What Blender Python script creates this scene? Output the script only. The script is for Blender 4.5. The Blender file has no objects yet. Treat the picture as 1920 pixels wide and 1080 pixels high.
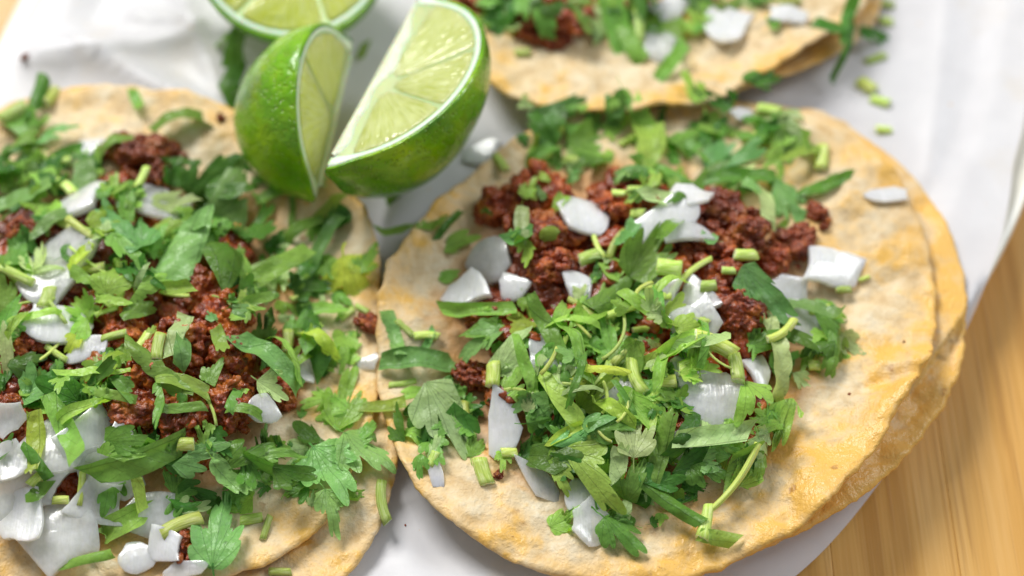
import bpy, bmesh, math, random
import numpy as np
from mathutils import Vector, Matrix, noise as mnoise

# ------------------------------------------------------------------ camera, light, exposure
SC = bpy.context.scene
COL = SC.collection
EL, DIST, LENS = math.radians(57), 0.40, 60.0
TGT = np.array([0, 0, .02])
BACK = np.array([0, -math.cos(EL), math.sin(EL)])
CAM = TGT + DIST * BACK
FWD = -BACK
RT = np.array([1.0, 0, 0])
UP = np.cross(RT, FWD)
cd = bpy.data.cameras.new('camera')
cam = bpy.data.objects.new('camera', cd)
COL.objects.link(cam)
cam.location = CAM
cam.rotation_euler = (math.pi / 2 - EL, 0, 0)
cd.lens = LENS; cd.sensor_width = 36; cd.clip_start = .01; cd.clip_end = 50
cd.dof.use_dof = True
cd.dof.focus_distance = 0.370
cd.dof.aperture_fstop = 5.4
cd.dof.aperture_blades = 0
SC.camera = cam

w = bpy.data.worlds.new('World'); SC.world = w; w.use_nodes = True
bg = w.node_tree.nodes['Background']
bg.inputs[0].default_value = (.86, .93, 1.0, 1); bg.inputs[1].default_value = .30


def area(name, loc, tgt, sx, sy, power, col):
    l = bpy.data.lights.new(name, 'AREA'); l.shape = 'RECTANGLE'; l.size = sx; l.size_y = sy
    l.energy = power; l.color = col
    o = bpy.data.objects.new(name, l); COL.objects.link(o); o.location = loc
    o.rotation_euler = (Vector(tgt) - Vector(loc)).to_track_quat('-Z', 'Y').to_euler()
    return o


area('window_light', (-.62, .98, 1.2), (0, 0, 0), .74, .60, 30, (1, .985, .955))
area('side_light', (1.0, .5, 1.0), (0, 0, 0), .5, .5, 7, (.93, .97, 1))  # second, weaker area lamp from the right rear
vs = SC.view_settings
vs.view_transform = 'Standard'; vs.look = 'None'; vs.exposure = 0.07; vs.gamma = 1
SC.render.film_transparent = False
SC.cycles.max_bounces = 6
SC.cycles.use_adaptive_sampling = True
SC.cycles.adaptive_threshold = .02
SC.cycles.caustics_reflective = False
SC.cycles.caustics_refractive = False

rnd = random.Random(11)
nr = np.random.RandomState(5)
CM = .01
SEL = math.sin(EL)


def at(px, py, z):
    d = FWD + (px - 960) / 1920 * 36 / LENS * RT + (540 - py) / 1920 * 36 / LENS * UP
    return CAM + (z - CAM[2]) / d[2] * d


def mpp(p):            # metres per photograph pixel at a point
    return float(np.dot(np.asarray(p) - CAM, FWD)) * 36 / LENS / 1920


def proj(p):
    v = np.asarray(p) - CAM; d = v @ FWD
    return 960 + (v @ RT) / d * LENS / 36 * 1920, 540 - (v @ UP) / d * LENS / 36 * 1920


# ------------------------------------------------------------------ numpy value noise
def _h(ix, iy, s):
    n = (ix * 374761393 + iy * 668265263 + s * 1274126177) & 0x7fffffff
    n = ((n ^ (n >> 13)) * 1274126177) & 0x7fffffff
    return ((n ^ (n >> 16)) & 0xffff) / 65535.0


def vn(x, y, s=0):
    x = np.asarray(x, float); y = np.asarray(y, float)
    ix = np.floor(x).astype(np.int64); iy = np.floor(y).astype(np.int64)
    fx = x - ix; fy = y - iy
    fx = fx * fx * (3 - 2 * fx); fy = fy * fy * (3 - 2 * fy)
    a = _h(ix, iy, s); b = _h(ix + 1, iy, s); c = _h(ix, iy + 1, s); d = _h(ix + 1, iy + 1, s)
    return (a + (b - a) * fx) * (1 - fy) + (c + (d - c) * fx) * fy - .5


# ------------------------------------------------------------------ object helpers
def tag(o, label, cat, group=None):
    o['label'] = label; o['category'] = cat
    if group: o['group'] = group
    return o


def mesh_obj(name, V, F, mats, parent=None, smooth=True, uv=None, midx=None, origin=(0, 0, 0)):
    me = bpy.data.meshes.new(name)
    me.from_pydata([tuple(v) for v in V], [], [tuple(f) for f in F])
    for m in (mats if isinstance(mats, (list, tuple)) else [mats]): me.materials.append(m)
    if smooth: me.polygons.foreach_set('use_smooth', [True] * len(me.polygons))
    if midx is not None: me.polygons.foreach_set('material_index', midx)
    if uv is not None:
        l = me.uv_layers.new(name='UVMap')
        li = np.zeros(len(me.loops), np.int32); me.loops.foreach_get('vertex_index', li)
        l.data.foreach_set('uv', np.asarray(uv, np.float32)[li].ravel())
    me.update()
    o = bpy.data.objects.new(name, me); COL.objects.link(o); o.location = origin
    if parent: o.parent = parent
    return o


def grid_faces(nu, nv, closed=False, off=0):
    F = []
    for i in range(nu - 1):
        for j in range(nv if closed else nv - 1):
            k = (j + 1) % nv
            F.append((off + i * nv + j, off + i * nv + k, off + (i + 1) * nv + k, off + (i + 1) * nv + j))
    return F


# ------------------------------------------------------------------ materials
class NT:
    def __init__(s, name):
        s.m = bpy.data.materials.new(name); s.m.use_nodes = True
        s.t = s.m.node_tree; s.b = s.t.nodes['Principled BSDF']; s.out = s.t.nodes['Material Output']

    def n(s, typ, **kw):
        nd = s.t.nodes.new('ShaderNode' + typ)
        for k, v in kw.items():
            if k.startswith('i_'):
                key = k[2:]; nd.inputs[int(key) if key.isdigit() else key.replace('_', ' ')].default_value = v
            else: setattr(nd, k, v)
        return nd

    def l(s, a, b): s.t.links.new(a, b)

    def set(s, **kw):
        for k, v in kw.items(): s.b.inputs[k.replace('_', ' ')].default_value = v

    def noise(s, vec, scale, detail=3, rough=.55, dist=0):
        nd = s.n('TexNoise'); s.l(vec, nd.inputs['Vector'])
        nd.inputs['Scale'].default_value = scale; nd.inputs['Detail'].default_value = detail
        nd.inputs['Roughness'].default_value = rough; nd.inputs['Distortion'].default_value = dist
        return nd.outputs['Fac']

    def ramp(s, fac, stops):
        nd = s.n('ValToRGB'); s.l(fac, nd.inputs[0]); e = nd.color_ramp.elements
        while len(e) < len(stops): e.new(.5)
        for q, (p, c) in zip(e, stops):
            q.position = p; q.color = (c, c, c, 1) if isinstance(c, (int, float)) else (*c, 1)
        return nd.outputs[0]

    def mix(s, fac, a, b, blend='MIX'):
        nd = s.n('Mix', data_type='RGBA', blend_type=blend)
        for src, i in ((fac, 0), (a, 6), (b, 7)):
            if isinstance(src, (int, float)): nd.inputs[i].default_value = src
            elif isinstance(src, tuple): nd.inputs[i].default_value = (*src, 1)
            else: s.l(src, nd.inputs[i])
        return nd.outputs[2]

    def math(s, op, a, b=None, c=None, clamp=False):
        nd = s.n('Math', operation=op, use_clamp=clamp)
        for i, v in enumerate((a, b, c)):
            if v is None: continue
            if isinstance(v, (int, float)): nd.inputs[i].default_value = v
            else: s.l(v, nd.inputs[i])
        return nd.outputs[0]

    def bump(s, h, strength, dist, prev=None):
        nd = s.n('Bump'); nd.inputs['Strength'].default_value = strength; nd.inputs['Distance'].default_value = dist
        s.l(h, nd.inputs['Height'])
        if prev is not None: s.l(prev, nd.inputs['Normal'])
        return nd.outputs[0]

    def vec(s, which='Object'):
        return s.n('TexCoord').outputs[which]

    def scaled(s, v, sc):
        nd = s.n('Mapping'); nd.inputs['Scale'].default_value = sc; s.l(v, nd.inputs['Vector']); return nd.outputs[0]

    def rand_offset(s, v):
        oi = s.n('ObjectInfo'); a = s.n('VectorMath', operation='ADD')
        m = s.math('MULTIPLY', oi.outputs['Random'], 7.0)
        s.l(v, a.inputs[0]); s.l(m, a.inputs[1]); return a.outputs[0], oi.outputs['Random']


def m_leaf(name, col, under, trans=.28, rough=.30):
    t = NT(name)
    uv = t.vec('UV'); sp = t.n('SeparateXYZ'); t.l(uv, sp.inputs[0]); x, y = sp.outputs[0], sp.outputs[1]
    th = t.math('ARCTAN2', x, y)
    r = t.math('SQRT', t.math('ADD', t.math('MULTIPLY', x, x), t.math('MULTIPLY', y, y)))
    pp = t.math('PINGPONG', th, .2)
    d1 = t.math('MULTIPLY', r, pp)
    v1 = t.math('SUBTRACT', 1.0, t.math('DIVIDE', d1, .011), clamp=True)
    s2 = t.math('PINGPONG', t.math('SUBTRACT', r, t.math('MULTIPLY', d1, 1.3)), .075)
    v2 = t.math('SUBTRACT', 1.0, t.math('DIVIDE', s2, .008), clamp=True)
    vein = t.math('MAXIMUM', v1, t.math('MULTIPLY', v2, .55))
    ob, rr = t.rand_offset(t.vec('Object'))
    n1 = t.noise(ob, 260, 3); n2 = t.noise(ob, 1500, 2)
    geo = t.n('NewGeometry')
    base = t.mix(geo.outputs['Backfacing'], col, under)
    hs = t.n('HueSaturation'); t.l(base, hs.inputs['Color'])
    t.l(t.math('ADD', .478, t.math('MULTIPLY', rr, .04)), hs.inputs['Hue'])
    t.l(t.math('ADD', .72, t.math('MULTIPLY', t.math('FRACT', t.math('MULTIPLY', rr, 17.3)), .62)), hs.inputs['Value'])
    c = t.mix(t.ramp(n1, [(.3, .0), (.75, .6)]), hs.outputs[0], t.mix(.22, hs.outputs[0], (.36, .42, .08)))
    c = t.mix(t.ramp(n2, [(.3, .25), (.7, 0.)]), c, t.mix(.5, c, (.02, .05, .015)))
    dk = t.noise(ob, 420, 2); dk = t.ramp(dk, [(.68, 0.), (.78, .55)])
    c = t.mix(dk, c, (.02, .045, .015))
    c2 = t.mix(t.math('MULTIPLY', vein, .55), c, t.mix(.75, c, (.02, .05, .012)))
    t.l(c2, t.b.inputs['Base Color'])
    t.set(Roughness=rough, Specular_IOR_Level=.27)
    nb = t.bump(n2, .25, .0003); hgt = t.math('SUBTRACT', 1.0, vein)
    nb = t.bump(hgt, .35, .0003, nb); nb = t.bump(n1, .6, .0012, nb)
    t.l(nb, t.b.inputs['Normal'])
    tr = t.n('BsdfTranslucent'); t.l(t.mix(.5, c2, t.mix(1.0, c2, (1.5, 1.7, .5), 'MULTIPLY')), tr.inputs[0])
    ms = t.n('MixShader'); ms.inputs[0].default_value = trans
    t.l(t.b.outputs[0], ms.inputs[1]); t.l(tr.outputs[0], ms.inputs[2]); t.l(ms.outputs[0], t.out.inputs[0])
    return t.m


LEAF = {
    'dark': m_leaf('leaf_dark', (0.047, 0.182, 0.017), (0.094, 0.250, 0.039), .34),
    'mid': m_leaf('leaf_mid', (0.161, 0.412, 0.038), (0.243, 0.478, 0.091), .36),
    'blue': m_leaf('leaf_blue', (0.128, 0.374, 0.083), (0.224, 0.468, 0.137), .28),
    'light': m_leaf('leaf_light', (0.420, 0.679, 0.078), (0.420, 0.656, 0.125), .38),
    'pale': m_leaf('leaf_pale', (0.469, 0.656, 0.221), (0.531, 0.679, 0.287), .32, .34),
    'yel': m_leaf('leaf_yellow', (0.559, 0.700, 0.046), (0.559, 0.700, 0.104), .4),
    'olive': m_leaf('leaf_olive', (0.221, 0.398, 0.026), (0.276, 0.445, 0.062), .34),
}


def m_stem():
    t = NT('stem_skin'); ob, rr = t.rand_offset(t.vec('Object'))
    uv = t.vec('UV')
    st = t.noise(t.scaled(uv, (14, .9, 1)), 2.2, 2)
    c = t.ramp(st, [(.25, (.38, .54, .06)), (.5, (.60, .74, .14)), (.75, (.82, .88, .40))])
    hs = t.n('HueSaturation'); t.l(c, hs.inputs['Color'])
    t.l(t.math('ADD', .6, t.math('MULTIPLY', rr, .55)), hs.inputs['Value'])
    t.l(t.math('ADD', .485, t.math('MULTIPLY', t.math('FRACT', t.math('MULTIPLY', rr, 9.1)), .035)), hs.inputs['Hue'])
    t.l(hs.outputs[0], t.b.inputs['Base Color'])
    t.set(Roughness=.38, Specular_IOR_Level=.4, Subsurface_Weight=.15, Subsurface_Scale=.001)
    t.b.inputs['Subsurface Radius'].default_value = (.6, 1, .2)
    t.l(t.bump(st, .5, .0004), t.b.inputs['Normal'])
    return t.m


def m_stemcut():
    t = NT('stem_cut'); n = t.noise(t.vec('Object'), 1800, 2)
    t.l(t.ramp(n, [(.3, (.55, .68, .22)), (.7, (.80, .86, .52))]), t.b.inputs['Base Color'])
    t.set(Roughness=.35, Subsurface_Weight=.4, Subsurface_Scale=.002)
    t.l(t.bump(n, .5, .0003), t.b.inputs['Normal'])
    return t.m


STEM, STEMCUT = m_stem(), m_stemcut()


def m_onion(name, col, rough, trn, scl):
    t = NT(name); ob, rr = t.rand_offset(t.vec('Object'))
    st = t.noise(t.scaled(ob, (1, .09, .5)), 900, 2)
    n1 = t.noise(ob, 240, 3)
    c = t.mix(t.ramp(n1, [(.35, 0.), (.75, .4)]), col, (.80, .82, .70))
    c = t.mix(t.ramp(st, [(.42, 0.), (.62, .5)]), c, (.76, .78, .74))
    t.l(c, t.b.inputs['Base Color'])
    t.set(Roughness=rough, Specular_IOR_Level=.5, Subsurface_Weight=1.0, Subsurface_Scale=scl, Coat_Weight=1.0, Coat_Roughness=.1)
    t.b.inputs['Subsurface Radius'].default_value = (1, 1, .85)
    nb = t.bump(st, .6, .0005); nb = t.bump(t.noise(ob, 300, 3), .4, .0009, nb)
    t.l(nb, t.b.inputs['Normal'])
    tp = t.n('BsdfTransparent'); tp.inputs[0].default_value = (.96, .98, .94, 1)
    ms = t.n('MixShader'); t.l(t.ramp(n1, [(.3, trn * .5), (.7, trn * 1.3)]), ms.inputs[0])
    t.l(t.b.outputs[0], ms.inputs[1]); t.l(tp.outputs[0], ms.inputs[2]); t.l(ms.outputs[0], t.out.inputs[0])
    return t.m


ONION = {'w': m_onion('onion_white', (.90, .898, .875), .3, .12, .003), 'g': m_onion('onion_glassy', (.86, .865, .82), .22, .38, .004)}


def m_meat():
    t = NT('meat_crumble'); ob, rr = t.rand_offset(t.vec('Object'))
    n1 = t.noise(ob, 260, 4, .6); n2 = t.noise(ob, 1100, 3, .6); n3 = t.noise(ob, 120, 2)
    c = t.ramp(n1, [(.28, (.12, .016, .006)), (.5, (.37, .062, .014)), (.72, (.64, .16, .025))])
    c = t.mix(t.ramp(n2, [(.35, .45), (.6, 0.)]), c, (.06, .01, .005))
    c = t.mix(t.ramp(n3, [(.52, 0.), (.70, .75)]), c, (.62, .20, .025))
    hs = t.n('HueSaturation'); t.l(c, hs.inputs['Color']); t.l(t.math('ADD', .55, t.math('MULTIPLY', rr, .6)), hs.inputs['Value'])
    t.l(hs.outputs[0], t.b.inputs['Base Color'])
    t.l(t.ramp(n1, [(.3, .16), (.7, .36)]), t.b.inputs['Roughness'])
    t.set(Specular_IOR_Level=.5)
    v = t.n('TexVoronoi', feature='SMOOTH_F1'); t.l(ob, v.inputs['Vector']); v.inputs['Scale'].default_value = 900
    nb = t.bump(n2, .45, .0006); nb = t.bump(v.outputs['Distance'], .3, .0005, nb)
    t.l(nb, t.b.inputs['Normal'])
    return t.m


MEAT = m_meat()


def m_tortilla():
    t = NT('corn_tortilla'); ob, rr = t.rand_offset(t.vec('Object'))
    at_ = t.n('Attribute', attribute_name='rim').outputs['Fac']
    oil = t.n('Attribute', attribute_name='oil').outputs['Fac']
    n1 = t.noise(ob, 75, 4, .6, .4); n2 = t.noise(ob, 230, 4, .6); n3 = t.noise(ob, 1300, 3); n4 = t.noise(ob, 38, 2)
    cream = t.ramp(n2, [(.28, (.57, .39, .19)), (.46, (.71, .545, .32)), (.70, (.81, .71, .52))])
    f = t.math('ADD', t.math('MULTIPLY', n1, 1.0), t.math('MULTIPLY', at_, .10))
    f = t.math('ADD', f, t.math('MULTIPLY', t.math('SUBTRACT', n2, .5), .6))
    f = t.math('ADD', f, t.math('MULTIPLY', oil, .21))
    c = t.mix(t.ramp(f, [(.505, 0.), (.72, .9)]), cream, (.82, .46, .075))
    c = t.mix(t.ramp(n4, [(.58, 0.), (.76, .35)]), c, (.66, .40, .16))
    c = t.mix(t.math('MULTIPLY', at_, t.ramp(n2, [(.3, .45), (.7, .05)])), c, (.84, .50, .15))
    sp = t.ramp(n3, [(.66, 0.), (.74, .65)]); sp = t.math('MULTIPLY', sp, t.ramp(n1, [(.45, 0.), (.6, 1.)]))
    c = t.mix(sp, c, (.30, .12, .035))
    sn = t.n('Attribute', attribute_name='soak').outputs['Fac']
    sk = t.ramp(t.math('ADD', sn, t.math('MULTIPLY', t.math('SUBTRACT', n1, .5), 1.1)), [(.35, 0.), (.8, .62)])
    c = t.mix(sk, c, (.60, .24, .055))
    vo = t.n('TexVoronoi'); t.l(ob, vo.inputs['Vector']); vo.inputs['Scale'].default_value = 130
    ts = t.math('ADD', vo.outputs['Distance'], t.math('MULTIPLY', t.math('SUBTRACT', n3, .5), .35))
    ts = t.math('MULTIPLY', t.ramp(ts, [(.07, .7), (.15, 0.)]), t.ramp(t.noise(ob, 55, 2), [(.46, 0.), (.56, 1.)]))
    c = t.mix(ts, c, (.38, .17, .05))
    t.l(c, t.b.inputs['Base Color'])
    t.l(t.ramp(f, [(.45, .6), (.75, .3)]), t.b.inputs['Roughness'])
    t.set(Specular_IOR_Level=.4)
    nb = t.bump(n3, .4, .0005); nb = t.bump(n2, .5, .0017, nb)
    t.l(nb, t.b.inputs['Normal'])
    return t.m


TORT = m_tortilla()


def m_simple(name, col, rough, sss=0, scale=.002, bumps=(), var=None, spec=.5):
    t = NT(name); ob = t.vec('Object')
    if var:
        t.l(t.ramp(t.noise(ob, var[0], 4), [(.3, col), (.7, var[1])]), t.b.inputs['Base Color'])
    else: t.set(Base_Color=(*col, 1))
    t.set(Roughness=rough, Subsurface_Weight=sss, Subsurface_Scale=scale, Specular_IOR_Level=spec)
    nb = None
    for sc, st, ds in bumps: nb = t.bump(t.noise(ob, sc, 3), st, ds, nb)
    if nb is not None: t.l(nb, t.b.inputs['Normal'])
    return t.m


def m_rind():
    t = NT('lime_rind'); ob, rr = t.rand_offset(t.vec('Object'))
    n1 = t.noise(ob, 70, 4); v = t.n('TexVoronoi'); t.l(ob, v.inputs['Vector']); v.inputs['Scale'].default_value = 850
    c = t.ramp(n1, [(.28, (.06, .21, .002)), (.5, (.17, .42, .003)), (.72, (.40, .62, .010))])
    c = t.mix(t.ramp(v.outputs['Distance'], [(.12, .45), (.45, 0.)]), c, (.32, .50, .03))
    c = t.mix(t.ramp(t.noise(ob, 210, 3), [(.69, 0.), (.75, .7)]), c, (.12, .10, .015))
    t.l(c, t.b.inputs['Base Color'])
    t.set(Roughness=.2, Specular_IOR_Level=.5, Coat_Weight=.3, Coat_Roughness=.1)
    nb = t.bump(t.ramp(v.outputs['Distance'], [(.0, 0.), (.4, 1.)]), .75, .0006); nb = t.bump(t.noise(ob, 260, 2), .5, .0012, nb)
    t.l(nb, t.b.inputs['Normal'])
    return t.m


def m_pulp(name, a, b):
    t = NT(name); ob, rr = t.rand_offset(t.vec('Object'))
    uv = t.vec('UV')
    v = t.n('TexVoronoi', feature='SMOOTH_F1'); t.l(t.scaled(uv, (1, .3, 1)), v.inputs['Vector']); v.inputs['Scale'].default_value = 9
    n1 = t.noise(ob, 160, 3)
    c = t.ramp(n1, [(.3, a), (.7, b)])
    c = t.mix(t.ramp(v.outputs['Distance'], [(.25, 0.), (.7, .5)]), c, (.74, .79, .38))
    t.l(c, t.b.inputs['Base Color'])
    t.set(Roughness=.16, Specular_IOR_Level=.55, Subsurface_Weight=.6, Subsurface_Scale=.006, Transmission_Weight=.12)
    t.b.inputs['Subsurface Radius'].default_value = (1, 1, .4)
    nb = t.bump(v.outputs['Distance'], .5, .0007); nb = t.bump(t.noise(ob, 900, 2), .3, .0004, nb)
    t.l(nb, t.b.inputs['Normal'])
    return t.m


RIND = m_rind()
PITH = m_simple('lime_pith', (.80, .84, .62), .5, .5, .003, ((900, .4, .0004),), (300, (.86, .88, .72)))
CORE = m_simple('lime_core', (.66, .70, .48), .35, .5, .004, ((700, .6, .0008),), (350, (.78, .80, .62)))
MEMB = m_simple('lime_membrane', (.70, .75, .38), .2, .5, .006, ((900, .3, .0004),), (300, (.70, .75, .38)))
PULP = m_pulp('lime_pulp', (.50, .56, .13), (.64, .69, .26))
PULPY = m_pulp('lime_pulp_deep', (.56, .62, .06), (.70, .74, .16))


def m_wood():
    t = NT('table_wood'); ob, rr = t.rand_offset(t.vec('Object'))
    g = t.noise(t.scaled(ob, (1, .035, 1)), 170, 5, .6, .25)
    g2 = t.noise(t.scaled(ob, (1, .02, 1)), 900, 3, .6)
    bnd = t.noise(t.scaled(ob, (1, .05, 1)), 38, 3, .5, .3)
    c = t.ramp(g, [(.3, (.46, .25, .085)), (.5, (.63, .375, .14)), (.7, (.74, .48, .21))])
    c = t.mix(t.ramp(bnd, [(.35, .5), (.6, 0.)]), c, (.50, .25, .068))
    c = t.mix(t.ramp(g2, [(.54, 0.), (.72, .6)]), c, (.36, .18, .06))
    hs = t.n('HueSaturation'); t.l(c, hs.inputs['Color']); t.l(t.math('ADD', 1.12, t.math('MULTIPLY', rr, .12)), hs.inputs['Value'])
    hs.inputs['Saturation'].default_value = 1.1
    t.l(hs.outputs[0], t.b.inputs['Base Color'])
    t.set(Roughness=.42, Specular_IOR_Level=.4)
    t.l(t.bump(g2, .25, .0004), t.b.inputs['Normal'])
    return t.m


WOOD = m_wood()
PLATE = m_simple('plate_glaze', (.84, .80, .68), .25, 0, .002, ((60, .05, .001),))


def m_paper():
    t = NT('wax_paper'); ob = t.vec('Object')
    n = t.noise(ob, 120, 4); n2 = t.noise(ob, 2200, 3)
    c = t.ramp(n, [(.3, (.82, .81, .84)), (.7, (.89, .88, .91))])
    c = t.mix(t.ramp(t.noise(ob, 48, 3, .6), [(.56, 0.), (.70, .4)]), c, (.80, .72, .62))
    c = t.mix(t.ramp(t.noise(ob, 330, 2), [(.735, 0.), (.76, .7)]), c, (.80, .50, .24))
    t.l(c, t.b.inputs['Base Color'])
    t.set(Roughness=.38, Specular_IOR_Level=.4)
    t.l(t.bump(n2, .12, .0002), t.b.inputs['Normal'])
    tr = t.n('BsdfTranslucent'); tr.inputs[0].default_value = (.86, .84, .84, 1)
    ms = t.n('MixShader'); ms.inputs[0].default_value = .3
    t.l(t.b.outputs[0], ms.inputs[1]); t.l(tr.outputs[0], ms.inputs[2]); t.l(ms.outputs[0], t.out.inputs[0])
    return t.m


PAPER = m_paper()

# ------------------------------------------------------------------ height field of what lies there already
CELL = .001
X0, X1, Y0, Y1 = -.20, .20, -.13, .22
NX, NY = int((X1 - X0) / CELL), int((Y1 - Y0) / CELL)
gx, gy = np.meshgrid(X0 + (np.arange(NX) + .5) * CELL, Y0 + (np.arange(NY) + .5) * CELL)
H = np.zeros((NY, NX))


def cells(x, y):
    return (np.clip(((np.asarray(y) - Y0) / CELL).astype(int), 0, NY - 1), np.clip(((np.asarray(x) - X0) / CELL).astype(int), 0, NX - 1))


def hget(x, y): return H[cells(x, y)]


def hit(px, py):
    z = .02
    for _ in range(14):
        p = at(px, py, z); i, j = cells(p[0], p[1])
        zz = float(H[max(0, i - 2):i + 3, max(0, j - 2):j + 3].mean()); z = .5 * z + .5 * zz
    return at(px, py, z)


def slope(p, rad=6):
    i, j = cells(p[0], p[1]); i = int(np.clip(i, rad, NY - rad - 1)); j = int(np.clip(j, rad, NX - rad - 1))
    P = H[i - rad:i + rad + 1, j - rad:j + rad + 1]
    k = np.arange(-rad, rad + 1)
    den = (k * k).sum() * (2 * rad + 1) * CELL
    sx = (P * k[None, :]).sum() / den; sy = (P * k[:, None]).sum() / den
    m = math.hypot(sx, sy)
    if m > .8: sx, sy = sx * .8 / m, sy * .8 / m
    n = np.array([-sx, -sy, 1.0]); return n / np.linalg.norm(n)


def raise_h(W, drop=0.0):
    i, j = cells(W[:, 0], W[:, 1]); np.maximum.at(H, (i, j), W[:, 2] - drop)


def frame(p, ang, tilt=0.0, follow=.7, roll=None):
    n = slope(p) * follow + np.array([0, 0, 1 - follow]); n /= np.linalg.norm(n)
    if tilt:
        a = roll if roll is not None else rnd.uniform(0, 6.283)
        n = n + math.tan(tilt) * np.array([math.cos(a), math.sin(a), 0]); n /= np.linalg.norm(n)
    a = math.radians(ang); hd = np.array([math.cos(a), math.sin(a) / SEL, 0])
    stretch = np.linalg.norm(hd); hd /= stretch
    x = hd - n * (hd @ n); x /= np.linalg.norm(x)
    y = np.cross(n, x)
    return np.array([x, y, n]), stretch


def settle(W, bury):
    d = hget(W[:, 0], W[:, 1]) - W[:, 2]
    W[:, 2] += np.quantile(d, 1 - bury)
    return W


# ------------------------------------------------------------------ table, plate, paper
table = bpy.data.objects.new('table', None); COL.objects.link(table); table['kind'] = 'structure'
xs = [-.56, -.47, -.385, -.30, -.222, -.155, -.075, 0.0, .072, .1005, .1335, .205, .28, .36, .45, .54]
for k in range(len(xs) - 1):
    a, b = xs[k] + .00003, xs[k + 1] - .00003; cxm = (a + b) / 2; hw = (b - a) / 2; e = .00012
    prof = [(-hw, -.02), (-hw, -e), (-hw + e, 0), (hw - e, 0), (hw, -e), (hw, -.02)]
    V = [(x, y, z) for y in (-.5, .7) for x, z in prof]
    F = [(i, (i + 1) % 6, 6 + (i + 1) % 6, 6 + i) for i in range(6)] + [(5, 4, 3, 2, 1, 0), (6, 7, 8, 9, 10, 11)]
    mesh_obj('plank', V, F, WOOD, table, smooth=False, origin=(cxm, 0, 0))

PCX, PCY, PR = .0058, .0880, .1345
PEA, PEB, PEROT = .1345, .1840, math.radians(-26.9)     # oval platter half axes and turn


def prad(th): return 1 / np.sqrt((np.cos(th - PEROT) / PEA) ** 2 + (np.sin(th - PEROT) / PEB) ** 2)


prof = [(0, .004), (.105, .004), (.112, .0045), (.1190, .0085), (.1300, .0108), (.1338, .0114), (PR, .0106), (.1335, .0092),
        (.1190, .0062), (.108, .0016), (.098, .0004), (.09, .0004), (0, .0016)]
na = 160
V = []; F = []
for r_, z_ in prof:
    V += [((r_ - PR + float(prad(a_)) if r_ > .03 else r_) * math.cos(a_), (r_ - PR + float(prad(a_)) if r_ > .03 else r_) * math.sin(a_), z_) for a_ in [2 * math.pi * k / na for k in range(na)]]
F = grid_faces(len(prof), na, True)
plate = mesh_obj('plate', V, [f[::-1] for f in F], PLATE, origin=(PCX, PCY, 0.0005))
tag(plate, 'oval cream glazed plate under the white paper and the three tacos', 'plate')


def plate_z(r):
    return np.interp(r, [0, .105, .112, .119, .13, .1338, .1345], [.0045, .0045, .005, .009, .0113, .0119, .0111])


PA = np.radians([-180, -150, -120, -98, -75, -60, -48, -35, -22, -8, 10, 40, 80, 120, 148, 162, 180])
PRr = prad(PA) + np.array([-.008, -.002, .012, .0155, .0135, .0085, .003, -.001, -.0062, -.0085, -.009, -.009, -.009, -.009, -.0095, -.009, -.008])


def paper_r(th): return np.interp(th, PA, PRr)


def paper_z(x, y):
    r = np.hypot(x - PCX, y - PCY); th = np.arctan2(y - PCY, x - PCX)
    r = r - prad(th) + PR
    base = np.where(r < PR, plate_z(np.minimum(r, .1338)) * .55 + .0068, .0125 - np.maximum(r - PR + .004, 0) * .62) + .0008
    base = np.maximum(base, np.where(r < .1345, plate_z(r) + .0007, 0))
    z = base + .0010 * (vn(x * 45, y * 45, 3) + .5) + .0004 * (vn(x * 150, y * 150, 4) + .5)
    # fold ridges
    for (ax, ay), (bx, by), hgt, wd in (((-.118, .082), (-.066, .052), .005, .004), ((-.125, .075), (-.085, .083), .005, .0035), ((-.10, .092), (-.055, .078), .004, .003), ((-.09, .10), (-.075, .065), .003, .003),
                                        ((-.10, .11), (-.06, .08), .003, .005), ((.105, .04), (.118, .1), .0022, .006), ((-.05, .06), (-.08, .12), .002, .005),
                                        ((.0, -.06), (.03, -.09), .0012, .004), ((-.03, -.05), (-.01, -.09), .0012, .005)):
        dx, dy = bx - ax, by - ay; L2 = dx * dx + dy * dy
        t_ = np.clip(((x - ax) * dx + (y - ay) * dy) / L2, 0, 1); t2 = ((x - ax) * dx + (y - ay) * dy) / L2
        d = np.hypot(x - ax - dx * t_, y - ay - dy * t_)
        z = z + hgt * np.exp(-np.abs(d) / wd) * np.clip(1.3 - np.abs(t2 - .5), 0, 1)
    return z


nr_, na = 90, 320
V = []
for i in range(nr_):
    th = np.linspace(-math.pi, math.pi, na, endpoint=False)
    rr_ = (i / (nr_ - 1)) * paper_r(th) * (1 + .003 * vn(th * 12, th * 0, 9))
    x = PCX + rr_ * np.cos(th); y = PCY + rr_ * np.sin(th)
    V += list(zip(x, y, paper_z(x, y)))
pap = mesh_obj('paper_sheet', V, grid_faces(nr_, na, True), PAPER)
tag(pap, 'creased white deli paper lining the cream plate', 'paper')
rg0 = np.hypot(gx - PCX, gy - PCY); rg = rg0 - prad(np.arctan2(gy - PCY, gx - PCX)) + PR
H[:] = np.where(rg < PR, plate_z(np.minimum(rg, .1345)), 0)
H[:] = np.where(rg0 < paper_r(np.arctan2(gy - PCY, gx - PCX)), paper_z(gx, gy), H)

# ------------------------------------------------------------------ tortillas


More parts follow.
